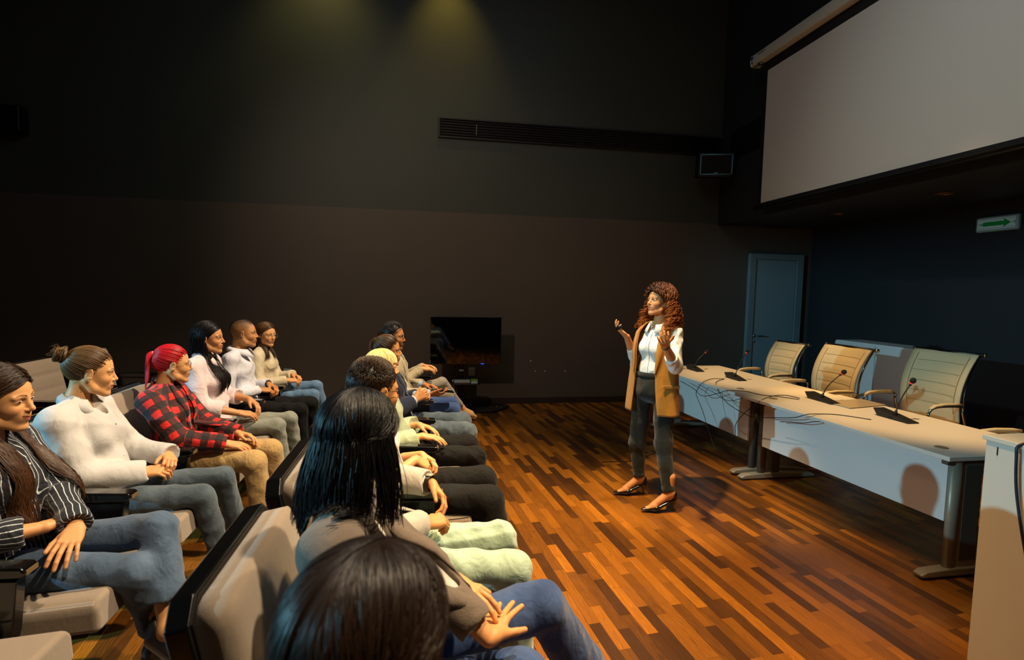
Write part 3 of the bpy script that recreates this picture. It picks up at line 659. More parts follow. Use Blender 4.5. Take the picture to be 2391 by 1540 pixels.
# ------------------------------------------------------------------ smooth bodies: a distance field meshed with surface nets
class Field:
    def __init__(s, lo, hi, h, seed=0):
        s.lo = np.array(lo, np.float64); s.h = h; s.n = np.maximum(4, np.ceil((np.array(hi)-s.lo)/h).astype(int)+1)
        s.M = .06; s.F = np.full(s.n, s.M, np.float32)
    def sub(s, bl, bh, pad):
        i0 = np.maximum(0, np.floor((np.array(bl)-pad-s.lo)/s.h).astype(int)); i1 = np.minimum(s.n, np.ceil((np.array(bh)+pad-s.lo)/s.h).astype(int)+1)
        if (i1 <= i0).any(): return None, None
        ax = [(s.lo[k]+s.h*np.arange(i0[k], i1[k])).astype(np.float32) for k in range(3)]
        X = ax[0][:, None, None]; Y = ax[1][None, :, None]; Z = ax[2][None, None, :]
        return tuple(slice(a, b) for a, b in zip(i0, i1)), (X, Y, Z)
    def put(s, sl, d, k, op):
        A = s.F[sl]; d = d.astype(np.float32)
        if op == 'cut': A = -A
        if k > 0:
            hh = np.clip(.5+.5*(A-d)/k, 0, 1); r = A*(1-hh)+d*hh-k*hh*(1-hh)
        else: r = np.minimum(A, d)
        s.F[sl] = -r if op == 'cut' else r
    def cone(s, a, b, ra, rb=None, k=.02, op='add', flat=None):
        a = np.array(a, float); b = np.array(b, float); rb = ra if rb is None else rb; m = max(ra, rb)
        sl, G = s.sub(np.minimum(a, b)-m, np.maximum(a, b)+m, s.M)
        if sl is None: return s
        ab = b-a; L = max(ab@ab, 1e-9); X, Y, Z = G[0]-a[0], G[1]-a[1], G[2]-a[2]
        t = np.clip((X*ab[0]+Y*ab[1]+Z*ab[2])/L, 0, 1)
        dx, dy, dz = X-t*ab[0], Y-t*ab[1], Z-t*ab[2]
        if flat is not None:           # squash across the given direction
            n, q = np.array(flat[0], float), flat[1]; n = n/np.linalg.norm(n); dn = dx*n[0]+dy*n[1]+dz*n[2]
            d2 = dx*dx+dy*dy+dz*dz+dn*dn*(q*q-1)
        else: d2 = dx*dx+dy*dy+dz*dz
        s.put(sl, np.sqrt(d2)-(ra+(rb-ra)*t), k, op); return s
    def ell(s, c, r, R=None, k=.02, op='add'):
        c = np.array(c, float); r = np.array(r, float); m = r.max()
        bb = r if R is None else np.full(3, m)
        sl, G = s.sub(c-bb, c+bb, s.M)
        if sl is None: return s
        X, Y, Z = G[0]-c[0], G[1]-c[1], G[2]-c[2]
        if R is not None:
            R = np.array(R); X, Y, Z = R[0, 0]*X+R[1, 0]*Y+R[2, 0]*Z, R[0, 1]*X+R[1, 1]*Y+R[2, 1]*Z, R[0, 2]*X+R[1, 2]*Y+R[2, 2]*Z
        q1 = np.sqrt((X/r[0])**2+(Y/r[1])**2+(Z/r[2])**2); q2 = np.sqrt((X/r[0]**2)**2+(Y/r[1]**2)**2+(Z/r[2]**2)**2)
        s.put(sl, q1*(q1-1)/np.maximum(q2, 1e-6), k, op); return s
    def half(s, p, n, op='cut'):       # cut away everything on the n side of p
        n = np.array(n, float); n /= np.linalg.norm(n); p = np.array(p, float)
        X = (s.lo[0]+s.h*np.arange(s.n[0]))[:, None, None]; Y = (s.lo[1]+s.h*np.arange(s.n[1]))[None, :, None]; Z = (s.lo[2]+s.h*np.arange(s.n[2]))[None, None, :]
        d = (X-p[0])*n[0]+(Y-p[1])*n[1]+(Z-p[2])*n[2]
        s.F = np.maximum(s.F, d.astype(np.float32)); return s
    def wrinkle(s, amp, freq, seed, stretch=(1, 1, 1)):
        rg = np.random.RandomState(seed); ax = [(s.lo[k]+s.h*np.arange(s.n[k]))*stretch[k] for k in range(3)]
        near = np.abs(s.F) < s.M*.6; idx = np.nonzero(near); P = np.stack([ax[k][idx[k]] for k in range(3)], 1)
        w_ = np.zeros(len(P)); 
        for i in range(4):
            d = rg.normal(size=3); d /= np.linalg.norm(d); f = freq*(.55+rg.rand()*.8); d2 = rg.normal(size=3)*freq*.30
            w_ += (.62-np.abs(np.sin(P@(d*f)+rg.rand()*6+1.6*np.sin(P@d2+rg.rand()*6)))**.8)*(.5+.5*np.sin(P@(rg.normal(size=3)*9)+rg.rand()*6))
        s.F[idx] -= (amp*w_).astype(np.float32); return s
    def val(s, P):
        i = np.clip(((P-s.lo)/s.h).round().astype(int), 0, s.n-1); return s.F[tuple(i.T)]
    def push(s, P, gap=.006, it=14, along=None):
        """move points that lie inside the body out to its surface"""
        sh = P.shape; P = P.reshape(-1, 3).copy()
        if along is not None: along = np.broadcast_to(along, sh).reshape(-1, 3)
        if not hasattr(s, 'G'): s.G = np.gradient(s.F)
        for _ in range(it):
            x = (P-s.lo)/s.h; ok = ((x > 1) & (x < s.n-2)).all(1); i = np.clip(x.round().astype(int), 0, s.n-1); d = s.F[tuple(i.T)]
            m = ok & (d < gap)
            if not m.any(): break
            ii = tuple(i[m].T); gr = np.stack([q[ii] for q in s.G], 1); gr = unit(gr) if along is None else along[m]; P[m] += gr*(gap-d[m])[:, None]*.9
        return P.reshape(sh)
    def drape(s, P, d, gap=.004, far=.16):
        """lay points on the surface, coming in against direction d"""
        P = np.array(P, float); Q = P+np.array(d)*far; live = np.ones(len(Q), bool)
        for _ in range(140):
            v = s.val(Q); live &= v > gap
            if not live.any(): break
            Q[live] -= np.array(d)*.0022
        return np.where(live[:, None], P, Q)
    def mesh(s):
        F = s.F; S = F < 0; n = s.n; vid = []; pos = []; sg = []; axs = []
        for a in range(3):
            sA = [slice(None)]*3; sB = [slice(None)]*3; sA[a] = slice(0, -1); sB[a] = slice(1, None)
            D = S[tuple(sA)] != S[tuple(sB)]; idx = np.argwhere(D)
            if not len(idx): continue
            o = [(a+1) % 3, (a+2) % 3]
            idx = idx[(idx[:, o[0]] > 0) & (idx[:, o[1]] > 0) & (idx[:, o[0]] < n[o[0]]-1) & (idx[:, o[1]] < n[o[1]]-1)]
            i2 = idx.copy(); i2[:, a] += 1
            f0 = F[tuple(idx.T)]; f1 = F[tuple(i2.T)]; p = idx.astype(float); p[:, a] += f0/(f0-f1)
            pos.append(p); sg.append(f0 < 0); axs.append(np.full(len(idx), a))
            cs = []
            for (u, v) in ((0, 0), (1, 0), (1, 1), (0, 1)):
                c = idx.copy(); c[:, o[0]] -= u; c[:, o[1]] -= v; cs.append((c[:, 0]*n[1]+c[:, 1])*n[2]+c[:, 2])
            vid.append(np.stack(cs, 1))
        vid = np.concatenate(vid); pos = np.concatenate(pos); sg = np.concatenate(sg)
        u, inv = np.unique(vid.ravel(), return_inverse=True); inv = inv.reshape(-1); cnt = np.bincount(inv)
        V = np.stack([np.bincount(inv, weights=np.repeat(pos[:, k], 4))/cnt for k in range(3)], 1)*s.h+s.lo
        Q = inv.reshape(-1, 4); Q[~sg] = Q[~sg][:, ::-1]
        return V, Q
def merge(parts):
    V = []; Q = []; n = 0; 
    for v, q in parts: V.append(v); Q.append(q+n); n += len(v)
    return np.concatenate(V), np.concatenate(Q)
A3 = lambda v: np.array(v, float)
def nrm(v): v = A3(v); return v/max(np.linalg.norm(v), 1e-9)
def rotm(yaw=0, pitch=0, roll=0):      # columns: forward, left, up; pitch > 0 looks down
    return np.array((Matrix.Rotation(yaw, 3, 'Z')@Matrix.Rotation(pitch, 3, 'Y')@Matrix.Rotation(roll, 3, 'X')))

# ------------------------------------------------------------------ head
def head_field(F, tr, s, male, o):
    """tr: head space to field space. head space: x ahead, y left, z up, origin between the ears"""
    P = lambda x, y, z: tr((x*s, y*s, z*s)); R = o['R']
    F.ell(P(-.014, 0, .032), A3((.093, .073, .084))*s, R, k=.01)
    F.ell(P(.030, 0, .0), A3((.052, .060, .080))*s, R, k=.03*s)
    F.ell(P(.045, 0, -.045), A3((.040, .043 if not male else .048, .055))*s, R, k=.03*s)
    jw = .050 if male else .045
    for q in (-1, 1):
        F.cone(P(-.008, q*(jw+.008), -.040), P(.022, q*jw, -.078 if male else -.074), .017*s, .017*s, k=.025*s)
        F.cone(P(.022, q*jw, -.078 if male else -.074), P(.068, q*.014, -.098), .016*s, .015*s, k=.022*s)
        F.ell(P(.056, q*.036, -.026), A3((.022, .019, .019))*s, R, k=.02*s)
    F.ell(P(.077, 0, -.098), A3((.015, .019 if male else .016, .014))*s, R, k=.016*s)
    F.ell(P(.076, 0, -.057), A3((.018, .026, .022))*s, R, k=.02*s)
    for q in (-1, 1):
        F.ell(P(.088, q*.031, .004), A3((.014, .019, .013))*s, R, k=.014*s, op='cut')
        F.cone(P(.079, q*.012, .022), P(.070, q*.046, .020), (.0085 if male else .006)*s, .005*s, k=.014*s)
        F.ell(P(.068, q*.031, .004), A3((.0135, .0165, .0135))*s, R, k=.006*s)
    F.cone(P(.080, 0, .014), P(.101, 0, -.020), .0065*s, .0085*s, k=.012*s)
    F.ell(P(.102, 0, -.025), A3((.0105, .0095, .0085))*s, R, k=.006*s)
    for q in (-1, 1): F.ell(P(.091, q*.0105, -.029), A3((.0095, .0065, .0065))*s, R, k=.005*s)
    for q in (-1, 1): F.ell(P(.096, q*.006, -.0345), A3((.004, .0032, .003))*s, R, k=.002*s, op='cut')
    sm = o.get('smile', .4)
    for q in (-1, 1):
        F.cone(P(.0925, q*.004, -.0515), P(.080, q*.023, -.056+.006*sm), .0052*s, .0028*s, k=.006*s)
        F.cone(P(.0905, 0, -.0655), P(.080, q*.020, -.059+.006*sm), .0068*s, .0028*s, k=.005*s)
        F.cone(P(.101, 0, -.0588), P(.088, q*.024, -.0585+.008*sm), .0020*s, .0013*s, k=.003*s, op='cut')
    for q in (-1, 1):
        e = P(-.004, q*.075, -.004)
        Re = R @ rotm(q*.38, .15, 0)
        F.ell(e, A3((.017, .0065, .030))*s, Re, k=.006*s)
        F.ell(P(.000, q*.079, -.022), A3((.009, .006, .010))*s, Re, k=.006*s)
        F.ell(P(-.002, q*.085, .001), A3((.0095, .006, .019))*s, Re, k=.004*s, op='cut')
        F.ell(P(.004, q*.078, -.006), A3((.005, .005, .006))*s, Re, k=.003*s)
def head_cols(L, base, o):
    """natural colour of skin, lips, brows, lashes and stubble at head-space points L"""
    c = np.tile(A3(base), (len(L), 1)); x, y, z = L.T; ay = np.abs(y); face = x > .04
    def blend(m, col): 
        m = np.clip(m, 0, 1)[:, None]; c[:] = c*(1-m)+A3(col)*m
    blush = np.exp(-(((ay-.038)/.018)**2+((z+.022)/.018)**2))*face*.35; blend(blush, A3(base)*A3((1.08, .72, .68)))
    blend(np.exp(-(((x-.11)/.012)**2+((z+.026)/.010)**2+(y/.012)**2))*.25, A3(base)*A3((1.08, .78, .75)))
    sm = o.get('smile', .4); zc = -.0588+.008*sm*(ay/.024)**2
    lip = (ay < .0255)*(x > .070)*np.clip((1-np.abs(z-zc+.0005)/(.0088*np.sqrt(np.clip(1-(ay/.0265)**2, 0, 1))+1e-4))*4, 0, 1)
    blend(lip*.85, o.get('lip', lin('a25040')))
    ml = (ay < .0235)*(x > .070)*np.exp(-((z-zc)/.0013)**2); blend(ml*.7, A3(o.get('lip', lin('a25040')))*.25)
    bz = .0245+.004*np.sin(np.clip((ay-.012)/.038, 0, 1)*PI)+(-.002)*np.clip((ay-.04)/.01, 0, 1)
    th = .0042*np.clip(1-(ay-.012)/.05, .3, 1)*(1.35 if o['male'] else 1)
    brow = (x > .045)*(ay > .010)*(ay < .050)*np.clip((1-np.abs(z-bz)/th)*2.5, 0, 1); blend(brow*.85, o.get('brow', (.03, .018, .01)))
    lash = (x > .055)*np.exp(-((z-.0115+.12*np.abs(ay-.031))/.0022)**2)*(np.abs(ay-.031) < .018); blend(lash*.8, (.02, .012, .01))
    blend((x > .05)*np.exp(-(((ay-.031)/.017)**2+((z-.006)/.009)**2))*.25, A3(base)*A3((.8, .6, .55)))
    if o.get('beard'):
        b = np.clip((-.030-z)/.02, 0, 1)*np.clip((x+.01)/.03, 0, 1)*(z > -.13)*(1-lip); blend(b*o['beard'], (.05, .03, .02))
        blend((np.abs(z+.042) < .006)*(ay < .028)*(x > .07)*o['beard']*.9, (.04, .025, .018))
    if o.get('buzz'):
        d = .789*x-.614*z-.004; m = np.clip(-d/.012, 0, 1)*(z > -.055)*(1-np.exp(-(((x+.004)/.020)**2+((z+.004)/.032)**2)))
        top = np.clip((z-.045)/.06, 0, 1); blend(m*(.35+.5*top), o['buzz'])
    return c
def eyes(tr, R, s, g, O, iris, gz=0, lids=.0068):
    for q in (-1, 1):
        c = tr((.0715*s, q*.031*s, .0045*s)); V = []; Fq = []; C = []
        nu, nv = 20, 14
        for i in range(nv+1):
            for j in range(nu):
                th = PI*i/nv; ph = 2*PI*j/nu
                d = np.array((math.cos(th), math.sin(th)*math.cos(ph), math.sin(th)*math.sin(ph)))
                V.append(c+R@(d*A3((.0125, .0135, lids))*s))
                dd = math.hypot(d[1]*.0135-.0*q, d[2]*lids-gz*.003)
                dd = math.hypot(d[1]*.0135-o_gaze*.0035, d[2]*lids)
                C.append((.01, .008, .007) if (dd < .0028 and d[0] > 0) else (iris if dd < .0058 and d[0] > 0 else (.62, .56, .50)))
        for i in range(nv):
            for j in range(nu): Fq.append((i*nu+j, i*nu+(j+1) % nu, (i+1)*nu+(j+1) % nu, (i+1)*nu+j))
        meshobj('eye', V, Fq, EYEM, g, True, O, cols=np.array(C))
o_gaze = 0
EYEM = vcolmat('eyeball', .12, 0, .5)
def glasses(tr, s, g, O, col, rx=.023, rz=.019, square=False, r=.0011):
    b = MB()
    for q in (-1, 1):
        pts = []
        for k in range(24):
            a = 2*PI*k/24; ca, sa = math.cos(a), math.sin(a)
            if square: m = max(abs(ca), abs(sa))**.6; ca /= m; sa /= m
            pts.append(Vector(tr(((.100-.25*abs(q*.034+rx*ca-.0)*.35)*s, (q*.033+rx*ca)*s, (-.001+rz*sa)*s))))
        b.tube(pts, r, 6, closed=True)
        b.tube([Vector(tr((x*s, q*y*s, z*s))) for x, y, z in ((.082, .056, .006), (.072, .070, .008), (.03, .078, .008), (-.004, .083, .010), (-.016, .083, .0))], r, 6)
    b.tube([Vector(tr((x*s, y*s, z*s))) for x, y, z in ((.098, .0105, .003), (.1005, .004, .007), (.1005, -.004, .007), (.098, -.0105, .003))], r, 6)
    b.build('glasses', plain('glasses_'+col, col, .25, .8), g, O)

# ------------------------------------------------------------------ hair
HC = A3((-.014, 0, .032)); HR = A3((.097, .078, .090))
def slerp(a, b, t):
    w_ = np.clip((a*b).sum(-1, keepdims=True), -.9999, .9999); th = np.arccos(w_); return (np.sin((1-t)*th)*a+np.sin(t*th)*b)/np.sin(th)
def unit(v): return v/np.maximum(np.linalg.norm(v, axis=-1, keepdims=True), 1e-9)
def roots(N, rg, low=-.055, line=.0131, jit=0):
    out = []
    while len(out) < N:
        d = unit(rg.normal(size=(N*3, 3))); p = HC+HR*d
        ok = (.789*p[:, 0]-.614*p[:, 2] < line) & (p[:, 2] > low)
        ok &= ~((np.abs(p[:, 1]) > .055) & (((p[:, 0]+.004)/.020)**2+((p[:, 2]+.004)/.030)**2 < 1))
        out += list(d[ok])
    return np.array(out[:N])
def tubes(paths, r0, r1, col, rg, var=.32, k=4, flat=1.0, tipcol=None):
    """paths N,M,3 -> tapered clumps of hair"""
    N, M, _ = paths.shape; Tn = unit(np.gradient(paths, axis=1)); up = unit(paths-paths.mean((0, 1)))+1e-6
    u = unit(np.cross(Tn, up)); w_ = np.cross(Tn, u); t = np.linspace(0, 1, M)[None, :, None]
    rr = (r0*(1-t)+r1*t)*(.75+.5*rg.rand(N, 1, 1)); V = []
    for a in range(k):
        an = 2*PI*a/k; V.append(paths+u*math.cos(an)*rr+w_*math.sin(an)*rr*flat)
    V = np.stack(V, 2).reshape(-1, 3)
    i = np.arange(N)[:, None, None]*M*k; m = np.arange(M-1)[None, :, None]*k; a = np.arange(k)[None, None, :]
    q = np.stack([i+m+a, i+m+(a+1) % k, i+m+k+(a+1) % k, i+m+k+a], -1).reshape(-1, 4)
    cv = (1+var*(rg.rand(N, 1, 1)*2-1)); c = A3(col)[None, None]*cv*np.ones((N, M, 1))
    if tipcol is not None: c = c*(1-t)+A3(tipcol)*cv*t
    return V, q, np.repeat(c[:, :, None], k, 2).reshape(-1, 3)
def hair(o, tr, R, s, g, O, seed, h, FH=()):
    st = o['style']; col = A3(o['col']); rg = np.random.RandomState(seed); fine = o.get('fine', 2.6); N = int(o.get('n', 420)*fine); r = o.get('r', .0028)*(.50 if fine > 1.5 else 1); parts = []; cols = []
    big = o.get('vol', 1.0)
    def shell(d, f): return HC+HR*d*np.asarray(f)
    # solid cap under the strands
    F = Field(A3((-.19, -.15, -.16)), A3((.14, .15, .19)), h)
    F.ell(HC, HR*1.0*big-.002, None, 0)
    ear_free = st in ('tied', 'short', 'crop')
    if st in ('long', 'curly', 'bob'):
        lowz = {'long': -.12, 'curly': -.12, 'bob': -.07}[st]
        F.cone((-.035, 0, -.01), (-.030, 0, lowz), .070*big, .062*big, k=.03)
    F.half((.0131/.789+.002, 0, 0) if st != 'bob' else (.03, 0, 0), (.789, 0, -.614) if st != 'bob' else (1, 0, -.75))
    if ear_free: 
        for q in (-1, 1): F.ell((.0, q*.09, -.006), (.024, .03, .034), None, k=.004, op='cut')
        F.half((0, 0, -.062), (-.25, 0, -1))
    if st != 'crop': V, Q = F.mesh(); parts.append((V, Q)); cols.append(np.tile(col*.5, (len(V), 1)))
    M = 14; t = np.linspace(0, 1, M)[None, :, None]
    if st == 'tied':
        K = A3(o['knot']); nk = unit((K-HC)/HR)
        n0 = roots(N, rg); hl = n0[:N//3]; th = rg.rand(N//3)*2-1     # a third on the hairline
        n = slerp(n0[:, None], nk[None, None], t*.97)
        P = shell(n, 1.015+.035*np.sin(PI*t)*(.4+rg.rand(N, 1, 1))+.02*t)
        P[:, :, :] = P*(1-np.clip(t-.88, 0, 1)*8*.5)+K*(np.clip(t-.88, 0, 1)*8*.5)
        a = tubes(P, r, r*.8, col, rg, tipcol=o.get('tip')); parts.append(a[:2]); cols.append(a[2])
        kk = rg.rand(N//2, 1, 1)
        if o.get('tail'):
            L = o['tail']; m = N//2; th = rg.rand(m, 1, 1)*2*PI; rad = np.sqrt(rg.rand(m, 1, 1))
            off = np.concatenate([np.zeros((m, 1, 1)), np.cos(th)*rad, np.sin(th)*rad], -1)*.016
            pull = A3(o.get('pull', (-.07, 0, .02)))
            P = K+off*(1+t*o.get('spread', 1.6))+pull*(np.sin(np.clip(t*1.6, 0, 1)*PI/2))+A3((0, 0, -L))*t**1.6*(.8+.35*rg.rand(m, 1, 1))+A3((.02, 0, 0))*t**2+.008*np.sin(t*7+th)*t
            a = tubes(P, r*1.1, r*.4, A3(o.get('tailcol', col)), rg, tipcol=o.get('tip')); parts.append(a[:2]); cols.append(a[2])
            e = MB().tube([Vector(tr(K*s+A3((-.012, .016*math.cos(x), .016*math.sin(x)))*s)) for x in [q*PI/7 for q in range(14)]], .004, 6, closed=True); e.build('hair_tie', plain('hair_tie_'+o.get('tie', '1a1416'), o.get('tie', '1a1416'), .6), g, O)
        if o.get('bun'):
            m = 170; B = K+A3((-.026, 0, .012)); th = rg.rand(m, 1, 1)*2*PI; tt = np.linspace(0, 1, 22)[None, :, None]
            ang = th+tt*(3.2+2*rg.rand(m, 1, 1)); rad = .014+.020*rg.rand(m, 1, 1)+.006*np.sin(tt*9+th); lift = .018*np.sin(ang*.5+th)+(.0+.012*(rg.rand(m, 1, 1)-.5))
            P = np.concatenate([B[0]+lift*1.0+0*ang, B[1]+np.cos(ang)*rad*1.1, B[2]+np.sin(ang)*rad], -1)
            a = tubes(P, .0034, .0022, col, rg, .4); parts.append(a[:2]); cols.append(a[2])
            m2 = 26; d = unit(rg.normal(size=(m2, 1, 3))+A3((-.6, 0, .5))); P = B+d*(.03+.035*tt*rg.rand(m2, 1, 1))+.006*np.sin(tt*6+rg.rand(m2, 1, 1)*6)
            a = tubes(P, .0007, .0003, col, rg); parts.append(a[:2]); cols.append(a[2])
    elif st in ('long', 'curly'):
        part = o.get('part', 0.0); n0 = roots(N, rg, low=-.05)
        sgn = np.where(n0[:, 1:2] > part, 1., -1.); az0 = np.degrees(np.arctan2(np.abs(n0[:, 1:2]), n0[:, 0:1]))
        az1 = np.radians(o.get('az0', 72)+(az0/180)*(172-o.get('az0', 72))+rg.normal(size=az0.shape)*3); el = o.get('el', -.15)
        n1 = np.concatenate([np.cos(az1)*math.cos(el), sgn*np.sin(az1)*math.cos(el), np.full_like(az1, math.sin(el))], -1)
        top = unit(np.concatenate([n0[:, 0:1]*.8, np.full_like(sgn, part)+sgn*.04, np.abs(n0[:, 2:3])+.35], -1))
        f = rg.rand(len(n0), 1) < o.get('topf', .4); n0 = np.where(f, top*1.0, n0)
        # roots moved to the parting must still lie behind the hairline
        p0 = HC+HR*n0; bad = (.789*p0[:, 0]-.614*p0[:, 2] > .0125); n0[bad] = unit(n0[bad]+A3((-.5, 0, .3)))
        M1 = 12; t1 = np.linspace(0, 1, M1)[None, :, None]
        layer = rg.rand(N, 1, 1)
        A = shell(slerp(n0[:, None], n1[:, None], t1), (1.02+.07*layer*np.sin(PI*np.clip(t1*.5+.1, 0, 1)))*big)
        L = (o['len']+.02)*(.82+.25*rg.rand(N, 1, 1)); M2 = 14; t2 = np.linspace(0, 1, M2+1)[None, 1:, None]
        out = np.concatenate([np.cos(az1), sgn*np.sin(az1), 0*az1], -1)[:, None]
        front = (np.degrees(az1) < o.get('frontaz', 108)).astype(float)[:, None]
        dz = np.concatenate([np.zeros((N, 1, 1)), np.zeros((N, 1, 1)), -L], -1)
        fall = A3(o.get('fall', (.03, 0, 0)))*A3((1, 1, 1)); 
        B = A[:, -1:]+dz*t2+front*(fall+A3((0, 1, 0))*sgn[:, None]*o.get('fside', -.01))*t2**1.3+(rg.normal(size=(N, 1, 3))*A3((.6, 1, 0)))*o.get('spr', .012)*t2+(1-front)*A3(o.get('bfall', (-.025, 0, 0)))*t2**1.2-out*o.get('tuck', .012)*np.sin(PI*np.clip(t2, 0, 1))
        P = np.concatenate([A, B], 1); ph = rg.rand(N, 1, 3)*6; tt = np.linspace(0, 1, P.shape[1])[None, :, None]
        if o.get('sideonly'): pass
        P = P+o.get('wave', .003)*np.sin(tt*o.get('wfreq', 9)+ph)*tt
        if st == 'curly':
            P2 = np.zeros((N, 60, 3)); ts = np.linspace(0, 1, 60)
            for kx in range(3):
                src = np.linspace(0, 1, P.shape[1]); 
                for i in range(N): P2[i, :, kx] = np.interp(ts, src, P[i, :, kx])
            Tn = unit(np.gradient(P2, axis=1)); u = unit(np.cross(Tn, A3((.3, .2, 1))[None, None])); w_ = np.cross(Tn, u)
            amp = (.009+.015*ts[None, :, None])*(.6+.8*rg.rand(N, 1, 1)); ang = ts[None, :, None]*(26+16*rg.rand(N, 1, 1))+rg.rand(N, 1, 1)*6
            P = P2+u*np.cos(ang)*amp+w_*np.sin(ang)*amp
        lay_ = rg.rand(); fw = unit(R@A3((1, 0, 0))+A3((0, 0, .25))); bw = unit(R@A3((-1, 0, 0))+A3((0, 0, .35))); AL = front*fw+(1-front)*bw; ends = 1
        for FF in FH:
            W = (P*s)@R.T+tr((0, 0, 0)); hd_ = P.shape[1]//3
            ins = (FF.val(W.reshape(-1, 3)) < .004).reshape(W.shape[:2]); ins[:, :hd_] = False; first = np.where(ins.any(1), ins.argmax(1), W.shape[1])
            ix = np.minimum(np.arange(W.shape[1])[None], np.maximum(first-1, 0)[:, None]); cut_ = W[np.arange(len(W))[:, None], ix]+A3((0, 0, -.0006))*(np.arange(W.shape[1])[None]-ix)[..., None]
            W = np.where(front > .5, W, cut_)
            W[:, hd_:] = FF.push(W[:, hd_:], .006+.012*lay_, along=AL); P = ((W-tr((0, 0, 0)))@R)/s
        a = tubes(P, r, r*.45, col, rg, tipcol=o.get('tip')); parts.append(a[:2]); cols.append(a[2])
    elif st == 'bob':
        n0 = unit(rg.normal(size=(N, 3))*.12+A3((-.15, 0, 1))); az = (rg.rand(N, 1)*2-1)*PI; daz = np.abs(np.degrees(az))
        el = np.where(daz < 48, .16+.0*daz, np.where(daz < 75, .16-(daz-48)/27*.75, -.62)); el = el+rg.normal(size=el.shape)*.03
        n1 = np.concatenate([np.cos(az)*np.cos(el), np.sin(az)*np.cos(el), np.sin(el)], -1)
        f = 1.03+.09*rg.rand(N, 1, 1)*np.sin(PI*(t*.75+.1))+.05*t
        P = shell(slerp(n0[:, None], n1[:, None], t), f)
        a = tubes(P, r, r*.7, col, rg, tipcol=o.get('tip')); parts.append(a[:2]); cols.append(a[2])
    elif st in ('short', 'crop'):
        n0 = roots(N, rg); p0 = shell(n0, 1.0)
        top = np.clip((p0[:, 2:3]-.04)/.06, 0, 1)*np.clip((p0[:, 0:1]+.13)/.05, 0, 1); L = (o.get('side', .006)+(o.get('top', .035)-o.get('side', .006))*top)[:, None]
        flow = A3(o.get('flow', (-.6, .25, .0)))+rg.normal(size=(N, 1, 3))*.14
        down = A3((-.35, 0, -1))*(1-top[:, None]); dirv = flow*top[:, None]+down
        dirv = dirv-n0[:, None]*(dirv*n0[:, None]).sum(-1, keepdims=True); t6 = np.linspace(0, 1, 6)[None, :, None]
        P = p0[:, None]+n0[:, None]*L*(.12+.22*top[:, None])*np.sin(t6*PI/2)+dirv*L*t6
        a = tubes(P, r, r*.35, col, rg, tipcol=o.get('tip')); parts.append(a[:2]); cols.append(a[2])
    V, Q = merge(parts); C = np.concatenate(cols)
    W = (R@(V*s).T).T+tr((0, 0, 0))
    return meshobj('hair', W, Q, HAIR, g, True, O, cols=C)

# ------------------------------------------------------------------ hand
def hand(F, W, d, n, side, s=1.0, curl=.35, spread=.16, thumb=.6, k=.0045, fcurl=None):
    """W wrist, d towards the fingers, n out of the back of the hand, side +1: thumb on the (d x n) side"""
    W = A3(W); d = nrm(d); n = nrm(A3(n)-d*(A3(n)@d)); b = np.cross(d, n)*side
    L = (.082, .092, .086, .068); wd = (.026, .009, -.009, -.025); kl = (.082, .086, .082, .074); cu = fcurl or (curl,)*4
    for i in range(4):
        kn = W+d*kl[i]*s+b*wd[i]*s+n*.004*s
        F.cone(W+b*wd[i]*.55*s+d*.008*s, kn, .0155*s, .0105*s, k=.010*s)
    F.ell(W+d*.048*s+b*.0*s-n*.004*s, A3((.036, .032, .012))*s, np.stack([d, b, n], 1), k=.012*s)
    for i in range(4):
        kn = W+d*kl[i]*s+b*wd[i]*s+n*.003*s; dd = nrm(d+b*spread*(wd[i]/.026)); p = kn; ang = 0; r = (.0088, .0090, .0086, .0076)[i]*s
        for j, fr in enumerate((.44, .31, .25)):
            ang += cu[i]*(.8 if j == 0 else 1.1); dv = dd*math.cos(ang)-n*math.sin(ang); q = p+dv*L[i]*fr*s
            F.cone(p, q, r*(1-.07*j), r*(1-.07*(j+1)), k=.0035 if j == 0 else .0015); p = q
    F.cone(W+b*.014*s+d*.012*s, W+b*.034*s+d*.040*s-n*.010*s, .0150*s, .0125*s, k=.012*s)
    p = W+b*.034*s+d*.040*s-n*.010*s
    d1 = nrm(d*.9+b*thumb-n*.25); q = p+d1*.032*s; F.cone(p, q, .0115*s, .0098*s, k=.005)
    d2 = nrm(d*1.0+b*thumb*.55-n*.35); F.cone(q, q+d2*.030*s, .0098*s, .0076*s, k=.002)

def ik(a, c, l1, l2, pref):
    a, c = A3(a), A3(c); v = c-a; D = np.linalg.norm(v)
    if D > (l1+l2)*.995: return a+v*(l1/(l1+l2))
    x = (l1*l1-l2*l2+D*D)/(2*D); hh = math.sqrt(max(l1*l1-x*x, 0)); u = v/D; p = A3(pref); p = nrm(p-u*(p@u)); return a+u*x+p*hh

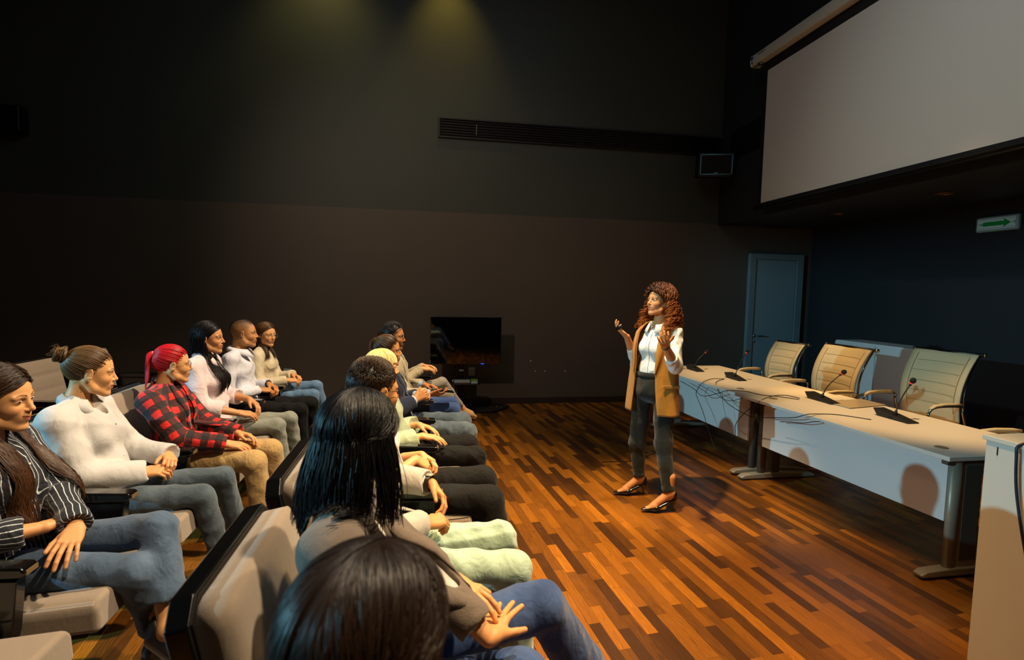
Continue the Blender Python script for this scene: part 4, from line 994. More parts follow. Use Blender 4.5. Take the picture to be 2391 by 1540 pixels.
# ------------------------------------------------------------------ seated person
def fabuv(V, segs):
    best = np.full(len(V), 1e9); out = np.zeros((len(V), 3))
    for (a, b, r, off) in segs:
        a, b = A3(a), A3(b); ab = b-a; L = np.linalg.norm(ab); u = ab/L; t = (V-a)@u; tc = np.clip(t, 0, L); D = V-a-tc[:, None]*u; d = np.linalg.norm(D, axis=1)-r
        e1 = nrm(np.cross(u, A3((1, .1, 0)) if abs(u[0]) < .85 else A3((0, 1, 0)))); e2 = np.cross(u, e1)
        ang = np.arctan2(D@e2, D@e1); m = d < best; best[m] = d[m]; out[m, 0] = (ang*max(r, .05)+off)[m]; out[m, 1] = t[m]
    return out
def shoe(F, S, ank, toe, floor, kind, s=1.0):
    """upper into F, sole into S"""
    ank = A3(ank); toe = A3(toe); d = nrm(A3((toe[0]-ank[0], toe[1]-ank[1], toe[2]-ank[2]))); up = A3((0, 0, 1)); up = nrm(up-d*(up@d)); sd = np.cross(up, d)
    h = ank-d*.045*s-up*.055*s; b = h+d*.175*s-up*.0*s; t = h+d*.235*s
    F.cone(h+up*.02, h+up*.055, .034*s, .036*s, k=.02); F.cone(h+up*.012, b+up*.002, .036*s, .040*s, k=.03, flat=(up, 1.15))
    F.cone(b, t-up*.006, .040*s, .028*s, k=.03, flat=(up, 1.5)); F.cone(h+up*.05+d*.03, b+up*.015, .030*s, .03*s, k=.03)
    for (p, q, r0, r1) in ((h-up*.022, b-up*.024, .041*s, .046*s), (b-up*.024, t-up*.024, .046*s, .032*s)): S.cone(p, q, r0, r1, k=.01, flat=(up, 3.2 if kind == 'sneaker' else 5))
def seated(name, label, o):
    global o_gaze
    male = o.get('male', False); s = o.get('s', 1.0 if male else .95); Y = o['y']; PX = o['px']; z0 = PLAT
    Hd = A3(o['head']); O = (PX, Y, z0); g = thing('person', label, 'person', O, o.get('group')); hR = res = o.get('res', .003)
    R = rotm(math.radians(o.get('yaw', 0)), math.radians(o.get('pitch', 4)), math.radians(o.get('roll', 0)))
    tr = lambda p: Hd+R@A3(p)
    P = A3((PX, Y+o.get('py', 0), z0+.50)); neck = tr(A3((-.035, 0, -.135))*s); 
    by = math.radians(o.get('byaw', 0)); f = A3((math.cos(by), math.sin(by), 0)); l = A3((-f[1], f[0], 0)); up = A3((0, 0, 1))
    base = neck*.88+A3((P[0]-.03, P[1], neck[2]))*.12-up*.012
    sw = (.185 if male else .16)*o.get('wide', 1.0); shz = .055 if male else .058
    SH = [base-l*sw-up*shz-f*.01, base+l*sw-up*shz-f*.01]          # right, left
    chest = base*.62+P*.38+f*.0+up*.02; belly = base*.3+P*.7
    hips = [P-l*.085, P+l*.085]; Rb = rotm(by)
    K = [A3(o['kneeR']), A3(o['kneeL'])]; AN = [A3(o['ankR']), A3(o['ankL'])]
    WR = [A3(o['wrR']), A3(o['wrL'])] ; ua, fa = (.29, .255) if male else (.265, .24)
    EL = [ik(SH[i], WR[i], ua, fa, o.get('elR' if i == 0 else 'elL', (-.35, -.5 if i == 0 else .5, -1))) for i in (0, 1)]
    skin = A3(o.get('skin', lin('c98e66')))
    # ---- skin: head and neck, hands with forearms, ankles, trunk
    lo = Hd-.17; hi = Hd+.15; lo[2] = Hd[2]-.30*s
    F = Field(lo, hi, hR*s)
    head_field(F, tr, s, male, dict(R=R, smile=o.get('smile', .4)))
    nr = .054 if male else .042
    F.cone(tr(A3((-.030, 0, -.045))*s), neck, nr*s*1.02, nr*s, k=.02)
    F.cone(neck, base-up*.03, nr*s, nr*1.15*s, k=.03)
    F.cone(base-l*.09-up*.05, base+l*.09-up*.05, .032, .032, k=.035); F.ell(base+f*.0-up*.13, (.074, .105, .11), rotm(by), k=.04)
    V, Q = F.mesh(); Lc = ((V-Hd)@R)/s
    C = head_cols(Lc, skin, dict(male=male, smile=o.get('smile', .4), lip=o.get('lip', lin('a25040') if not male else lin('9c5a48')), brow=o.get('brow', tuple(A3(o['hair']['col'])*.5)), beard=o.get('beard', 0), buzz=o.get('buzz')))
    parts = [(V, Q)]; cols = [C]
    hres = o.get('hres', .0028)
    def armpart(idx):
        pts = [WR[i] for i in idx]+[WR[i]+nrm(A3(o['hdR' if i == 0 else 'hdL']))*.2*s for i in idx]+[EL[i]*.35+WR[i]*.65 for i in idx]; lo = np.min(pts, 0)-.05; hi = np.max(pts, 0)+.05
        F = Field(lo, hi, hres)
        for i in idx:
            kx = 'R' if i == 0 else 'L'
            F.cone(EL[i]*.45+WR[i]*.55, WR[i], .033*s, .0245*s, k=.01, flat=(o['hn'+kx], 1.15)); hand(F, WR[i], o['hd'+kx], o['hn'+kx], o.get('ts'+kx, (-1 if i == 0 else 1)), s*o.get('hs', 1), o.get('curl'+kx, o.get('curl', .3)), o.get('spread', .14), o.get('thumb', .55))
        return F.mesh()
    for idx in ((0,), (1,)):
        if o.get('hide'+('R' if idx[0] == 0 else 'L')): continue
        m = armpart(idx); parts.append(m); c = np.tile(skin*A3((1.0, .93, .9)), (len(m[0]), 1)); cols.append(c)
    if o.get('anklesk', True):
        for i in (0, 1):
            lo = np.minimum(K[i]*.3+AN[i]*.7, AN[i])-.08; hi = np.maximum(K[i]*.3+AN[i]*.7, AN[i])+.08
            F = Field(lo, hi, .005); F.cone(K[i]*.45+AN[i]*.55, AN[i], .044*s, .033*s, k=.01); tz = A3(o['toeR' if i == 0 else 'toeL'])
            F.cone(AN[i], AN[i]+nrm(tz-AN[i])*.05-up*.025, .034*s, .03*s, k=.03); F.cone(AN[i]-up*.03-nrm(tz-AN[i])*.02, AN[i], .028*s, .03*s, k=.02)
            m = F.mesh(); parts.append(m); cols.append(np.tile(skin, (len(m[0]), 1)))
    allp = np.array(SH+EL+WR+K+AN+[P, base]); F = Field(allp.min(0)-.12, allp.max(0)+.1, .016)
    F.ell(P+up*.02, (.085, .125, .085), Rb, k=.03); F.ell(belly, (.07, .09, .11), Rb, k=.04); F.ell(chest, (.075, .105, .12), Rb, k=.04); F.cone(SH[0], SH[1], .034, k=.03)
    for i in (0, 1):
        F.cone(SH[i], EL[i], .034, .030, k=.02); F.cone(EL[i], EL[i]*.3+WR[i]*.7, .030, .022, k=.01); F.cone(hips[i]-up*.01, K[i], .040*s, .034*s, k=.02); F.cone(K[i], K[i]*.25+AN[i]*.75, .034*s, .028*s, k=.01)
    m = F.mesh(); parts.append(m); cols.append(np.tile(skin, (len(m[0]), 1)))
    V, Q = merge(parts); meshobj('body', V, Q, SKIN, g, True, O, cols=np.concatenate(cols))
    if o.get('eyes', True):
        o_gaze = o.get('gaze', 0); eyes(tr, R, s, g, O, o.get('iris', (.05, .025, .012)), lids=o.get('lids', .0068))
    if o.get('glasses'): glasses(tr, s, g, O, **o['glasses'])
    if o.get('earring'):
        for q in (-1, 1): MB().lathe([(.001, -.003), (.003, 0), (.001, .003)], 8, M=T(*tr(A3((.0, q*.087, -.030))*s))).build('earring', plain('earring_silver', 'd8d4cc', .2, 1), g, O)
    # ---- top
    t = o['top']; bulk = t.get('bulk', 0.0); rs = o.get('cres', .0075)
    allp = np.array(SH+EL+WR+[P, base]); lo = allp.min(0)-.17; hi = allp.max(0)+.13; lo[2] = P[2]-.14
    Rb = rotm(by)
    def torso(F, e, sleeves=True, cuff=.0, low=None):
        lean = nrm(base-P); 
        F.ell(P+up*.03, A3((.108, .150 if male else .152, .11))+e, Rb, k=.03)
        F.ell(belly+f*.01, A3((.092, .130 if male else .112, .13))+e, Rb, k=.045)
        F.ell(chest, A3((.096, .146 if male else .124, .145))+e, Rb, k=.045)
        F.cone(SH[0]+l*.02, SH[1]-l*.02, .044+e, .044+e, k=.035)
        for i in (0, 1): F.cone(base+up*.004, SH[i]+up*.002, .036+e, .038+e, k=.03)
        if not male:
            for q in (-1, 1): F.ell(chest+f*.070+l*q*.056-up*.012, A3((.038, .046, .042))+e, Rb, k=.04)
        if sleeves:
            for i in (0, 1):
                w0, w1, w2 = t.get('sw', (.048, .042, .034)); c = t.get('cuffR' if i == 0 else 'cuffL', t.get('cuff', .93)); CE = EL[i]*(1-c)+WR[i]*c
                F.cone(SH[i], EL[i], w0+e, w1+e, k=.035); F.cone(EL[i], CE, w1+e, w2+e, k=.03)
                if t.get('roll_up'): F.cone(EL[i]*(1-c+.10)+WR[i]*(c-.10), CE, w2+e+.006, w2+e+.007, k=.004)
                dv = nrm(WR[i]-EL[i]); rc = w2+e+.03; F.cone(CE+dv*rc, CE+dv*(rc+.06), rc, rc, k=.003, op='cut')
    FT = F = Field(lo, hi, rs); torso(F, .004+bulk)
    F.wrinkle(t.get('wr', .006), t.get('wf', 34), o.get('seed', 1)+7, (1, 1, .8))
    V0 = t.get('vneck', .05)
    # neck opening
    F.cone(base+up*.02, base+up*.12, nr*s+.010, nr*s+.016, k=.004, op='cut')
    if V0: F.cone(base+f*.075+up*.03, base+f*.11-up*V0, .034, .008, k=.006, op='cut'); 
    if V0 > .06: F.cone(base+f*.05+up*.03, base+f*.115-up*V0*.8, .036, .012, k=.006, op='cut')
    V, Q = F.mesh(); segs = [(P-up*.1, base, .14, 0), (SH[0], EL[0], .055, .4), (EL[0], WR[0], .045, .4), (SH[1], EL[1], .055, .9), (EL[1], WR[1], .045, .9)]
    meshobj(t.get('name', 'shirt'), V, Q, t['mat'], g, True, O, fab=fabuv(V, segs) if t.get('fab') else None)
    if t.get('collar'):
        cm = t.get('collarmat', t['mat']); vs = []; fs = []; n = 30; ra = nr*s+.010; gap = t.get('gap', .35); tilt = .03; drop = t.get('drop', .05)
        for j in range(n+1):
            a = gap+(2*PI-2*gap)*j/n; dr = f*math.cos(a)+l*math.sin(a); fr = abs(1-2*j/n)**3
            c0 = base+up*.0; fwd_drop = (1+math.cos(a))*.5
            top = c0+dr*(ra+.004)+up*(.040-.030*fwd_drop); mid = c0+dr*(ra+.012)+up*(.043-.030*fwd_drop)
            ed = c0+dr*(ra+.034+.022*fr)+up*(.008-.032*fwd_drop-drop*fr*.7)+f*fr*.008
            inn = c0+dr*(ra+.006)+up*(-.02-.03*fwd_drop)
            vs += [inn, top, mid, (mid+ed)/2+dr*.006+up*.004, ed]
        for j in range(n):
            for q in range(4): a = j*5+q; fs.append((a, a+1, a+6, a+5))
        ob = meshobj('collar', vs, fs, cm, g, True, O, fab=np.array([(j*.013, q*.01, 0) for j in range(n+1) for q in range(5)])); md = ob.modifiers.new('solid', 'SOLIDIFY'); md.thickness = .003
    if t.get('buttons'):
        for q in range(4):
            c = base*(1-(.24+.17*q))+P*(.24+.17*q)+l*.006
            for st in range(60):                 # from in front back to the cloth
                pp = c+f*(.22-st*.0028)
                if FT.val(pp[None])[0] < .0005: break
            MB().lathe([(.0055, 0), (.0055, .002), (.003, .003)], 10, M=T(*pp)@Rz(by)@Ry(PI/2)).build('button', plain('pearl_button', 'd0ccc4', .3), g, O)
    FH = [FT]
    # ---- jacket over the top
    j = o.get('jacket')
    if j:
        F = Field(lo-.02, hi+.02, rs); sv = dict(t); t.update(cuff=j.get('cuff', .88), sw=j.get('sw', (.052, .045, .038))); torso(F, .016+j.get('bulk', 0)); t.clear(); t.update(sv)
        F.wrinkle(.006, 26, o.get('seed', 1)+17, (1, 1, .7))
        F.cone(base+up*.0, base+up*.12, nr*s+.016, nr*s+.02, k=.004, op='cut')
        w_ = j.get('open', .045); FH.append(F); FJ = Field(lo, hi, rs); FJ.F = F.F.copy(); FJ.lo = F.lo; FJ.n = F.n
        for q in range(12):
            a = q/11; c = base*(1-a)+P*a+up*.02*(1-a); ww = w_*(1.0-.35*math.sin(a*PI))+(.02 if a > .8 else 0)
            F.ell(c+f*(.17), A3((.115, ww, .06)), Rb, k=.004, op='cut')
        V, Q = F.mesh(); meshobj(j.get('name', 'jacket'), V, Q, j['mat'], g, True, O, fab=fabuv(V, segs) if j.get('fab') else None)
        if j.get('lapel', True):
            for q in (-1, 1):
                vs = []; fs = []; n = 14
                for i in range(n+1):
                    a = i/n; c = base*(1-a*.62)+P*a*.62; yy = w_*(1.0-.35*math.sin(a*.62*PI))*.95
                    fx = (.070 if i == 0 else .07+.068*min(1, a*3))+(.022 if not male else 0)*math.exp(-((a-.55)/.25)**2); wd = .050*math.sin(PI*min(1, (1-a)*.9+.04))+.004
                    vs += [c+f*(fx+.02)+l*q*(yy-.003)+up*.028*(1-a), c+f*(fx+.020)+l*q*(yy+wd*.55)+up*.032*(1-a), c+f*(fx+.004)+l*q*(yy+wd)+up*.034*(1-a)]
                vs = FJ.drape(vs, f, .003); vs[2::3] += up*0-f*.002
                for i in range(n):
                    for m_ in (0, 1): a = i*3+m_; fs.append((a, a+1, a+4, a+3))
                ob = meshobj('lapel', vs, fs, j['mat'], g, True, O, fab=[(v@l, v[2], 0) for v in vs]); md = ob.modifiers.new('solid', 'SOLIDIFY'); md.thickness = .004; md.offset = 0
            vs = []; fs = []; n = 22
            for i in range(n+1):
                a = .75+(2*PI-1.5)*i/n; dr = f*math.cos(a)+l*math.sin(a); ra = nr*s+.018; fd = (1+math.cos(a))*.5
                vs += [base+dr*ra+up*(.032-.03*fd), base+dr*(ra+.008)+up*(.036-.03*fd), base+dr*(ra+.036)+up*(-.002-.02*fd)]
            for i in range(n):
                for m_ in (0, 1): a = i*3+m_; fs.append((a, a+1, a+4, a+3))
            ob = meshobj('collar', vs, fs, j['mat'], g, True, O, fab=[(q//3*.02, q%3*.02, 0) for q in range(len(vs))]); md = ob.modifiers.new('solid', 'SOLIDIFY'); md.thickness = .005
    hair(o['hair'], tr, R, s, g, O, o.get('seed', 1), o.get('hairres', .006), FH)
    # ---- trousers
    p = o['pants']; th, kn, hm = p.get('w', (.088, .066, .056)); allp = np.array(hips+K+AN); F = Field(allp.min(0)-.15, allp.max(0)+.15, rs)
    F.ell(P-up*.01-f*.0, (.110, .158, .095), Rb, k=.04)
    for i in (0, 1):
        cu = p.get('cuff', .82); CE = K[i]*(1-cu)+AN[i]*cu
        F.cone(hips[i], K[i], th*s, kn*s, k=.02); F.cone(K[i], CE, kn*s, hm*s, k=.025)
        if p.get('rollcuff'): F.cone(K[i]*(1-cu+.07)+AN[i]*(cu-.07), CE, hm*s+.004, hm*s+.005, k=.003)
        dv = nrm(AN[i]-K[i]); rc = hm*s+.045; F.cone(CE+dv*rc, CE+dv*(rc+.08), rc, rc, k=.003, op='cut')
    F.wrinkle(p.get('wr', .006), p.get('wf', 30), o.get('seed', 1)+3)
    V, Q = F.mesh(); meshobj('trousers', V, Q, p['mat'], g, True, O)
    if p.get('seam'):
        for i in (0, 1):
            for (dv, rr) in ((A3((.05, -1, .10)), 1),):
                pts = [hips[i]*(1-q/9)+K[i]*q/9 for q in range(3, 9)]; rad = max(th, hm)*s+.02
                a = F.drape(pts, nrm(dv), .0045, rad); cu = p.get('cuff', .82); pts2 = [K[i]*(1-q/8*cu)+AN[i]*q/8*cu for q in range(1, 8)]; b2 = F.drape(pts2, nrm(dv), .0045, rad)
                for sg_ in (a, b2): MB().tube([Vector(q) for q in sg_], .0011, 5).build('seam', plain('denim_thread', p['seam'], .8), g, O)
    # ---- shoes
    sh = o.get('shoes')
    if sh:
        for i in (0, 1):
            tz = A3(o['toeR' if i == 0 else 'toeL']); F = Field(AN[i]-.30, AN[i]+.30, .006); S2 = Field(AN[i]-.30, AN[i]+.30, .006)
            shoe(F, S2, AN[i], tz, z0, sh.get('kind', 'sneaker'), s); F.cone(AN[i]+up*.015, AN[i]+up*.12, .034*s, .05*s, k=.004, op='cut')
            V, Q = F.mesh(); ob = meshobj('shoe', V, Q, sh['mat'], g, True, O); V, Q = S2.mesh(); meshobj('sole', V, Q, sh['sole'], ob, True, O)
    for ex in o.get('extra', []): ex(g, O, dict(SH=SH, EL=EL, WR=WR, P=P, base=base, f=f, l=l, up=up, chest=chest, tr=tr, R=R, s=s))
    return g
# ------------------------------------------------------------------ the audience
PALE = lin('d49c68'); TAN = lin('b87c4a'); OLIVE = lin('c08854')
def watch(side, col, r=.031, face=True, w=.012):
    def fn(g, O, k):
        i = 0 if side == 'R' else 1; d = nrm(k['WR'][i]-k['EL'][i]); c = k['WR'][i]-d*.012; e1 = nrm(np.cross(d, A3((0, 0, 1)))); e2 = np.cross(d, e1)
        b = MB(); rr = r*k['s']
        for q in (-1, 0, 1): b.tube([Vector(c+d*q*w*.5+e1*math.cos(a)*rr+e2*math.sin(a)*rr) for a in [x*PI/10 for x in range(20)]], w*.36, 6, closed=True)
        wt = b.build('wristwatch', plain('watch_'+col, col, .35, .6 if col != '101010' else 0), g, O)
        if face:
            n = nrm(e2*1.0 if e2[2] > 0 else -e2); q = Vector(n).to_track_quat('Z', 'Y').to_matrix().to_4x4()
            MB().lathe([(.016, 0), (.017, .003), (.015, .005), (.001, .0052)], 18, M=T(*(c+n*(rr+.002)))@q).build('watch_face', plain('watch_dial', 'b8b0a0', .2, .4), wt, O)
    return fn
WHITE = cloth('white_cotton', 'c2bfbc', var=.03, fold=.0018); STRIPE = fabmat('striped_cotton', 'stripe'); PLAID = fabmat('checked_flannel', 'plaid')
DEN1 = cloth('mid_denim', '465a72', denim=True, fold=.003); DEN2 = cloth('grey_denim', '47545e', denim=True, fold=.003); DEN3 = cloth('washed_blue_denim', '2e4878', denim=True, fold=.003)
DEN4 = cloth('stone_denim', '8a8c80', denim=False, fold=.003); DEN5 = cloth('light_blue_denim', '5c7c9c', denim=True, fold=.003)
TANP = cloth('tan_cotton', 'b89660', fold=.004); PINK = cloth('pale_pink_cotton', 'e0ccce', var=.03, fold=.003); WHT2 = cloth('white_shirt_cotton', 'dcdce6', var=.02); CREAM = cloth('cream_satin', 'cfc0a0', rough=.45, var=.03)
BLACK = cloth('black_wool', '080706', fold=.003, sheen=.04); TWEED = cloth('brown_tweed', '6e6258', fold=.002, weave=.0003, wscale=420, var=.25); GREY = cloth('light_grey_wool', 'a8a49c', fold=.0025, weave=.0002, wscale=500); MINT = cloth('mint_cotton', 'a2baa8', var=.03, fold=.003)
NAVY = cloth('navy_wool', '1a2238', fold=.002); BEIGE = cloth('beige_knit', 'b0a080', fold=.003); TAUPEP = cloth('taupe_cotton', '8f8674', fold=.003); SHEER = cloth('pale_green_blouse', '9aa888', rough=.5, fold=.003); PALEBLUE = cloth('pale_blue_cotton', 'a9b8c4', fold=.002)
SW = plain('white_rubber', 'd8d2c4', .5); SKW = plain('white_leather', 'd0c8b6', .5, bump=.0004); SKB = plain('black_leather', '121212', .4); SKT = cloth('tan_suede', 'b8905a', fold=.0008)
BLK_T = cloth('black_jersey', '101012')
def S(kind, m, so): return dict(kind=kind, mat=m, sole=so)

seated('person', 'young woman in navy striped shirt and jeans with long brown hair, legs crossed', dict(group=None, y=2.165, px=-1.49, head=(-1.50, 2.165, 1.225), yaw=2, pitch=10, roll=4, s=1.0, res=.0022, smile=.9, skin=PALE, seed=11, cres=.006, gaze=-1.3, lids=.006,
    hair=dict(style='long', col=lin('2a1a10'), tip=lin('4a2e1a'), n=760, r=.0030, len=.50, part=.08, az0=78, fall=(.07, 0, 0), fside=.02, wave=.012, wfreq=7, vol=1.04, frontaz=135, spr=.018),
    top=dict(mat=STRIPE, fab=True, collar=False, vneck=.09, cuffR=.72, cuffL=.90, roll_up=True, sw=(.050, .045, .040), name='striped_shirt', buttons=True, bulk=.006),
    pants=dict(mat=DEN1, w=(0.079, 0.064, 0.070), cuff=.68, rollcuff=True), kneeR=(-1.04, 2.08, .585), kneeL=(-1.01, 2.20, .695), ankR=(-.99, 2.22, .22), ankL=(-.915, 2.05, .375), toeR=(-.79, 2.26, .16), toeL=(-.73, 1.96, .31),
    wrR=(-1.325, 2.07, .775), hdR=(.42, .9, -.02), hnR=(-.1, 0, 1), wrL=(-1.235, 2.10, .755), hdL=(.22, -.93, -.28), hnL=(.25, -.2, 1), curlR=.55, curlL=.30, elR=(-.2, -.7, -1), elL=(-.1, 1, -.6), spread=.2,
    shoes=S('sneaker', plain('dark_sneaker', '24221f', .5), SW)))
seated('person', 'young woman with fair hair in a bun, loose white shirt and grey jeans', dict(y=2.785, px=-1.49, head=(-1.55, 2.785, 1.222), yaw=27, pitch=10, s=.97, res=.0023, smile=.15, skin=PALE, seed=12, gaze=-.9, cres=.0065, lids=.0035, earring=True,
    hair=dict(style='tied', col=lin('5a4024'), n=520, r=.0024, knot=(-.100, .0, .062), bun=True, tip=lin('7a5a34')),
    top=dict(mat=WHITE, collar=True, vneck=.13, gap=.55, drop=.06, cuff=1.0, sw=(.054, .050, .044), bulk=.008, wr=.008, wf=26, name='white_shirt', buttons=True),
    pants=dict(mat=DEN2, w=(0.076, 0.057, 0.051), cuff=.66, rollcuff=True), kneeR=(-1.05, 2.72, .62), kneeL=(-1.03, 2.93, .64), ankR=(-.96, 2.76, .215), ankL=(-.985, 3.06, .215), toeR=(-.76, 2.80, .14), toeL=(-.78, 3.12, .14),
    wrR=(-1.335, 2.76, .735), hdR=(.95, .28, -.02), hnR=(-.1, -.5, .8), wrL=(-1.28, 2.905, .775), hdL=(.50, -.82, -.12), hnL=(.4, .2, .9), curl=.75, elR=(-.2, -.6, -1), elL=(0, .5, -1), shoes=S('sneaker', SKW, SW)))
seated('person', 'young woman with bright red ponytail, glasses and red checked shirt', dict(y=3.44, px=-1.47, head=(-1.475, 3.44, 1.165), yaw=27, pitch=5, s=.95, smile=.1, skin=PALE, seed=13, gaze=-.9, lids=.0055,
    hair=dict(style='tied', col=lin('b80c14'), tip=lin('e02030'), n=420, r=.0026, knot=(-.098, 0, .060), tail=.17, tailcol=lin('c81824'), pull=(-.045, 0, .01), spread=2.4, tie='d8b0a8'), brow=lin('5a1a10'), glasses=dict(col='8a6a40', rx=.024, rz=.022),
    top=dict(mat=BLK_T, vneck=.03, cuff=.3, name='black_tee'), jacket=dict(mat=PLAID, fab=True, open=.038, cuff=.97, sw=(.050, .046, .038), name='checked_shirt'), 
    pants=dict(mat=TANP, w=(0.079, 0.069, 0.069), cuff=.88), kneeR=(-.97, 3.26, .61), kneeL=(-.94, 3.50, .61), ankR=(-.93, 3.30, .21), ankL=(-.90, 3.56, .21), toeR=(-.72, 3.32, .14), toeL=(-.70, 3.6, .14),
    wrR=(-1.13, 3.27, .72), hdR=(1, .15, -.25), hnR=(0, -.3, 1), wrL=(-1.13, 3.47, .73), hdL=(1, -.2, -.2), hnL=(0, .3, 1), curl=.4, shoes=S('sneaker', SKB, MRB)))
seated('person', 'dark long-haired woman in pale pink shirt and stone jeans', dict(y=4.08, px=-1.49, head=(-1.506, 4.08, 1.265), yaw=2, pitch=3, s=.95, smile=.9, skin=lin('cc9462'), seed=14, gaze=-.9, earring=True, lids=.006,
    hair=dict(style='long', col=lin('0c0a0c'), tip=lin('14100f'), n=460, r=.0034, len=.40, part=.25, az0=84, fall=(.075, 0, 0), fside=-.015, wave=.010, frontaz=140, vol=1.04, spr=.022),
    top=dict(mat=PINK, collar=True, vneck=0, cuff=.50, roll_up=True, sw=(.052, .048, .044), bulk=.008, wr=.007, wf=26, name='pink_shirt', buttons=True),
    pants=dict(mat=DEN4, w=(0.077, 0.060, 0.055), cuff=.86, rollcuff=True), kneeR=(-1.04, 4.02, .63), kneeL=(-1.0, 4.22, .63), ankR=(-1.0, 4.10, .21), ankL=(-.96, 4.32, .21), toeR=(-.80, 4.12, .14), toeL=(-.76, 4.36, .14),
    wrR=(-1.27, 3.93, .75), hdR=(.85, .45, -.25), hnR=(0, -.4, 1), wrL=(-1.27, 4.17, .80), hdL=(.75, -.4, -.5), hnL=(.4, .2, .9), curl=.4, shoes=S('sneaker', SKW, SW)))
seated('person', 'man with shaved head in white dress shirt and black trousers', dict(male=True, y=4.70, px=-1.48, head=(-1.463, 4.70, 1.245), yaw=8, pitch=2, s=.98, smile=.1, skin=lin('c28a56'), seed=15, gaze=-.9, buzz=(.035, .024, .016), beard=.12, brow=(.012, .008, .006), lids=.0055,
    hair=dict(style='crop', col=lin('1a120c'), n=4200, r=.0007, fine=1, top=.006, side=.0028),
    top=dict(mat=WHT2, collar=True, vneck=0, gap=.3, cuff=.95, sw=(.050, .044, .036), bulk=.002, name='white_shirt', buttons=True),
    pants=dict(mat=BLACK, w=(0.080, 0.064, 0.058), cuff=.93), kneeR=(-1.0, 4.56, .62), kneeL=(-.96, 4.82, .62), ankR=(-.98, 4.58, .21), ankL=(-.94, 4.86, .21), toeR=(-.76, 4.58, .14), toeL=(-.72, 4.88, .14),
    wrR=(-1.33, 4.63, .78), hdR=(.85, .5, -.15), hnR=(0, -.4, 1), wrL=(-1.30, 4.80, .80), hdL=(.8, -.5, -.35), hnL=(.4, .2, .9), curl=.7, shoes=S('sneaker', SKW, SW), extra=[watch('L', '101010')]))
seated('person', 'smiling woman with round glasses and long fair hair in cream blouse', dict(y=5.30, px=-1.47, head=(-1.454, 5.30, 1.185), yaw=-34, pitch=6, s=.93, smile=1.0, skin=PALE, seed=16, glasses=dict(col='b8a080', rx=.023, rz=.020), lids=.006,
    hair=dict(style='long', col=lin('5c4020'), tip=lin('3a2414'), n=340, r=.0032, len=.24, part=0., az0=82, fall=(.05, 0, 0), fside=-.01, frontaz=140, vol=1.02),
    top=dict(mat=CREAM, collar=False, vneck=.12, cuff=.95, sw=(.050, .046, .040), bulk=.004, name='cream_blouse', buttons=True),
    pants=dict(mat=DEN5, w=(0.074, 0.057, 0.053), cuff=.80, rollcuff=True), kneeR=(-1.02, 5.22, .62), kneeL=(-1.02, 5.38, .68), ankR=(-1.0, 5.2, .21), ankL=(-.94, 5.46, .30), toeR=(-.80, 5.2, .14), toeL=(-.76, 5.48, .22),
    wrR=(-1.24, 5.16, .77), hdR=(.9, .35, -.1), hnR=(0, -.4, 1), wrL=(-1.22, 5.30, .80), hdL=(.8, -.5, -.2), hnL=(.4, .2, .9), curl=.7, shoes=S('sneaker', SKW, SW)))
# front row, nearest first
seated('person', 'viewer with glossy brown centre-parted hair, seen from above at the bottom edge', dict(y=.68, px=-.17, head=(-.060, .640, 1.205), yaw=52, pitch=10, s=1.0, res=.004, skin=PALE, seed=21, eyes=False,
    hair=dict(style='long', col=lin('20150e'), tip=lin('3a2616'), n=4200, r=.0012, fine=1, len=.34, part=.0, az0=70, fall=(.03, 0, 0), fside=0, wave=.004, vol=1.10, frontaz=110),
    top=dict(mat=BLK_T, vneck=.02, name='black_top'), pants=dict(mat=BLACK), kneeR=(.30, .56, .62), kneeL=(.30, .78, .62), ankR=(0.38, .56, .105), ankL=(0.38, .78, .105), toeR=(0.60, .56, .03), toeL=(0.60, .78, .03),
    wrR=(.10, .56, .74), hdR=(1, .2, 0), hnR=(0, 0, 1), wrL=(.10, .72, .74), hdL=(1, -.2, 0), hnL=(0, 0, 1), anklesk=False))
seated('person', 'woman with straight black hair and brown tweed blazer, hands on blue jeans', dict(y=1.35, px=-.17, head=(-.150, 1.35, 1.268), yaw=52, pitch=6, s=1.0, res=.003, hres=.002, skin=PALE, seed=22, cres=.006,
    hair=dict(style='long', col=lin('0b0a0c'), n=2600, r=.0015, fine=1, len=.185, part=.0, az0=74, fall=(.03, 0, 0), fside=.01, wave=.005, vol=1.07, frontaz=108, bfall=(-.012, 0, 0), tuck=-.012),
    top=dict(mat=WHITE, vneck=.10, name='white_blouse', cuff=.78), jacket=dict(mat=TWEED, cuff=.76, open=.045, bulk=.0, sw=(.052, .046, .038), name='tweed_blazer'),
    pants=dict(mat=DEN3, w=(0.082, 0.071, 0.077), cuff=.93), kneeR=(.28, 1.36, .585), kneeL=(.375, 1.555, .665), ankR=(0.38, 1.38, .105), ankL=(.60, 1.63, .30), toeR=(0.59, 1.38, .03), toeL=(.82, 1.68, .24),
    wrR=(.085, 1.44, .835), hdR=(.62, -.76, -.14), hnR=(.15, -.1, 1), wrL=(.175, 1.29, .755), hdL=(.40, .90, -.03), hnL=(-.15, 0, 1), curlR=.26, curlL=.04, spread=.30, thumb=1.15, elR=(-.4, -.6, -1), elL=(-.3, 1, -.8), shoes=S('sneaker', SKB, MRB)))
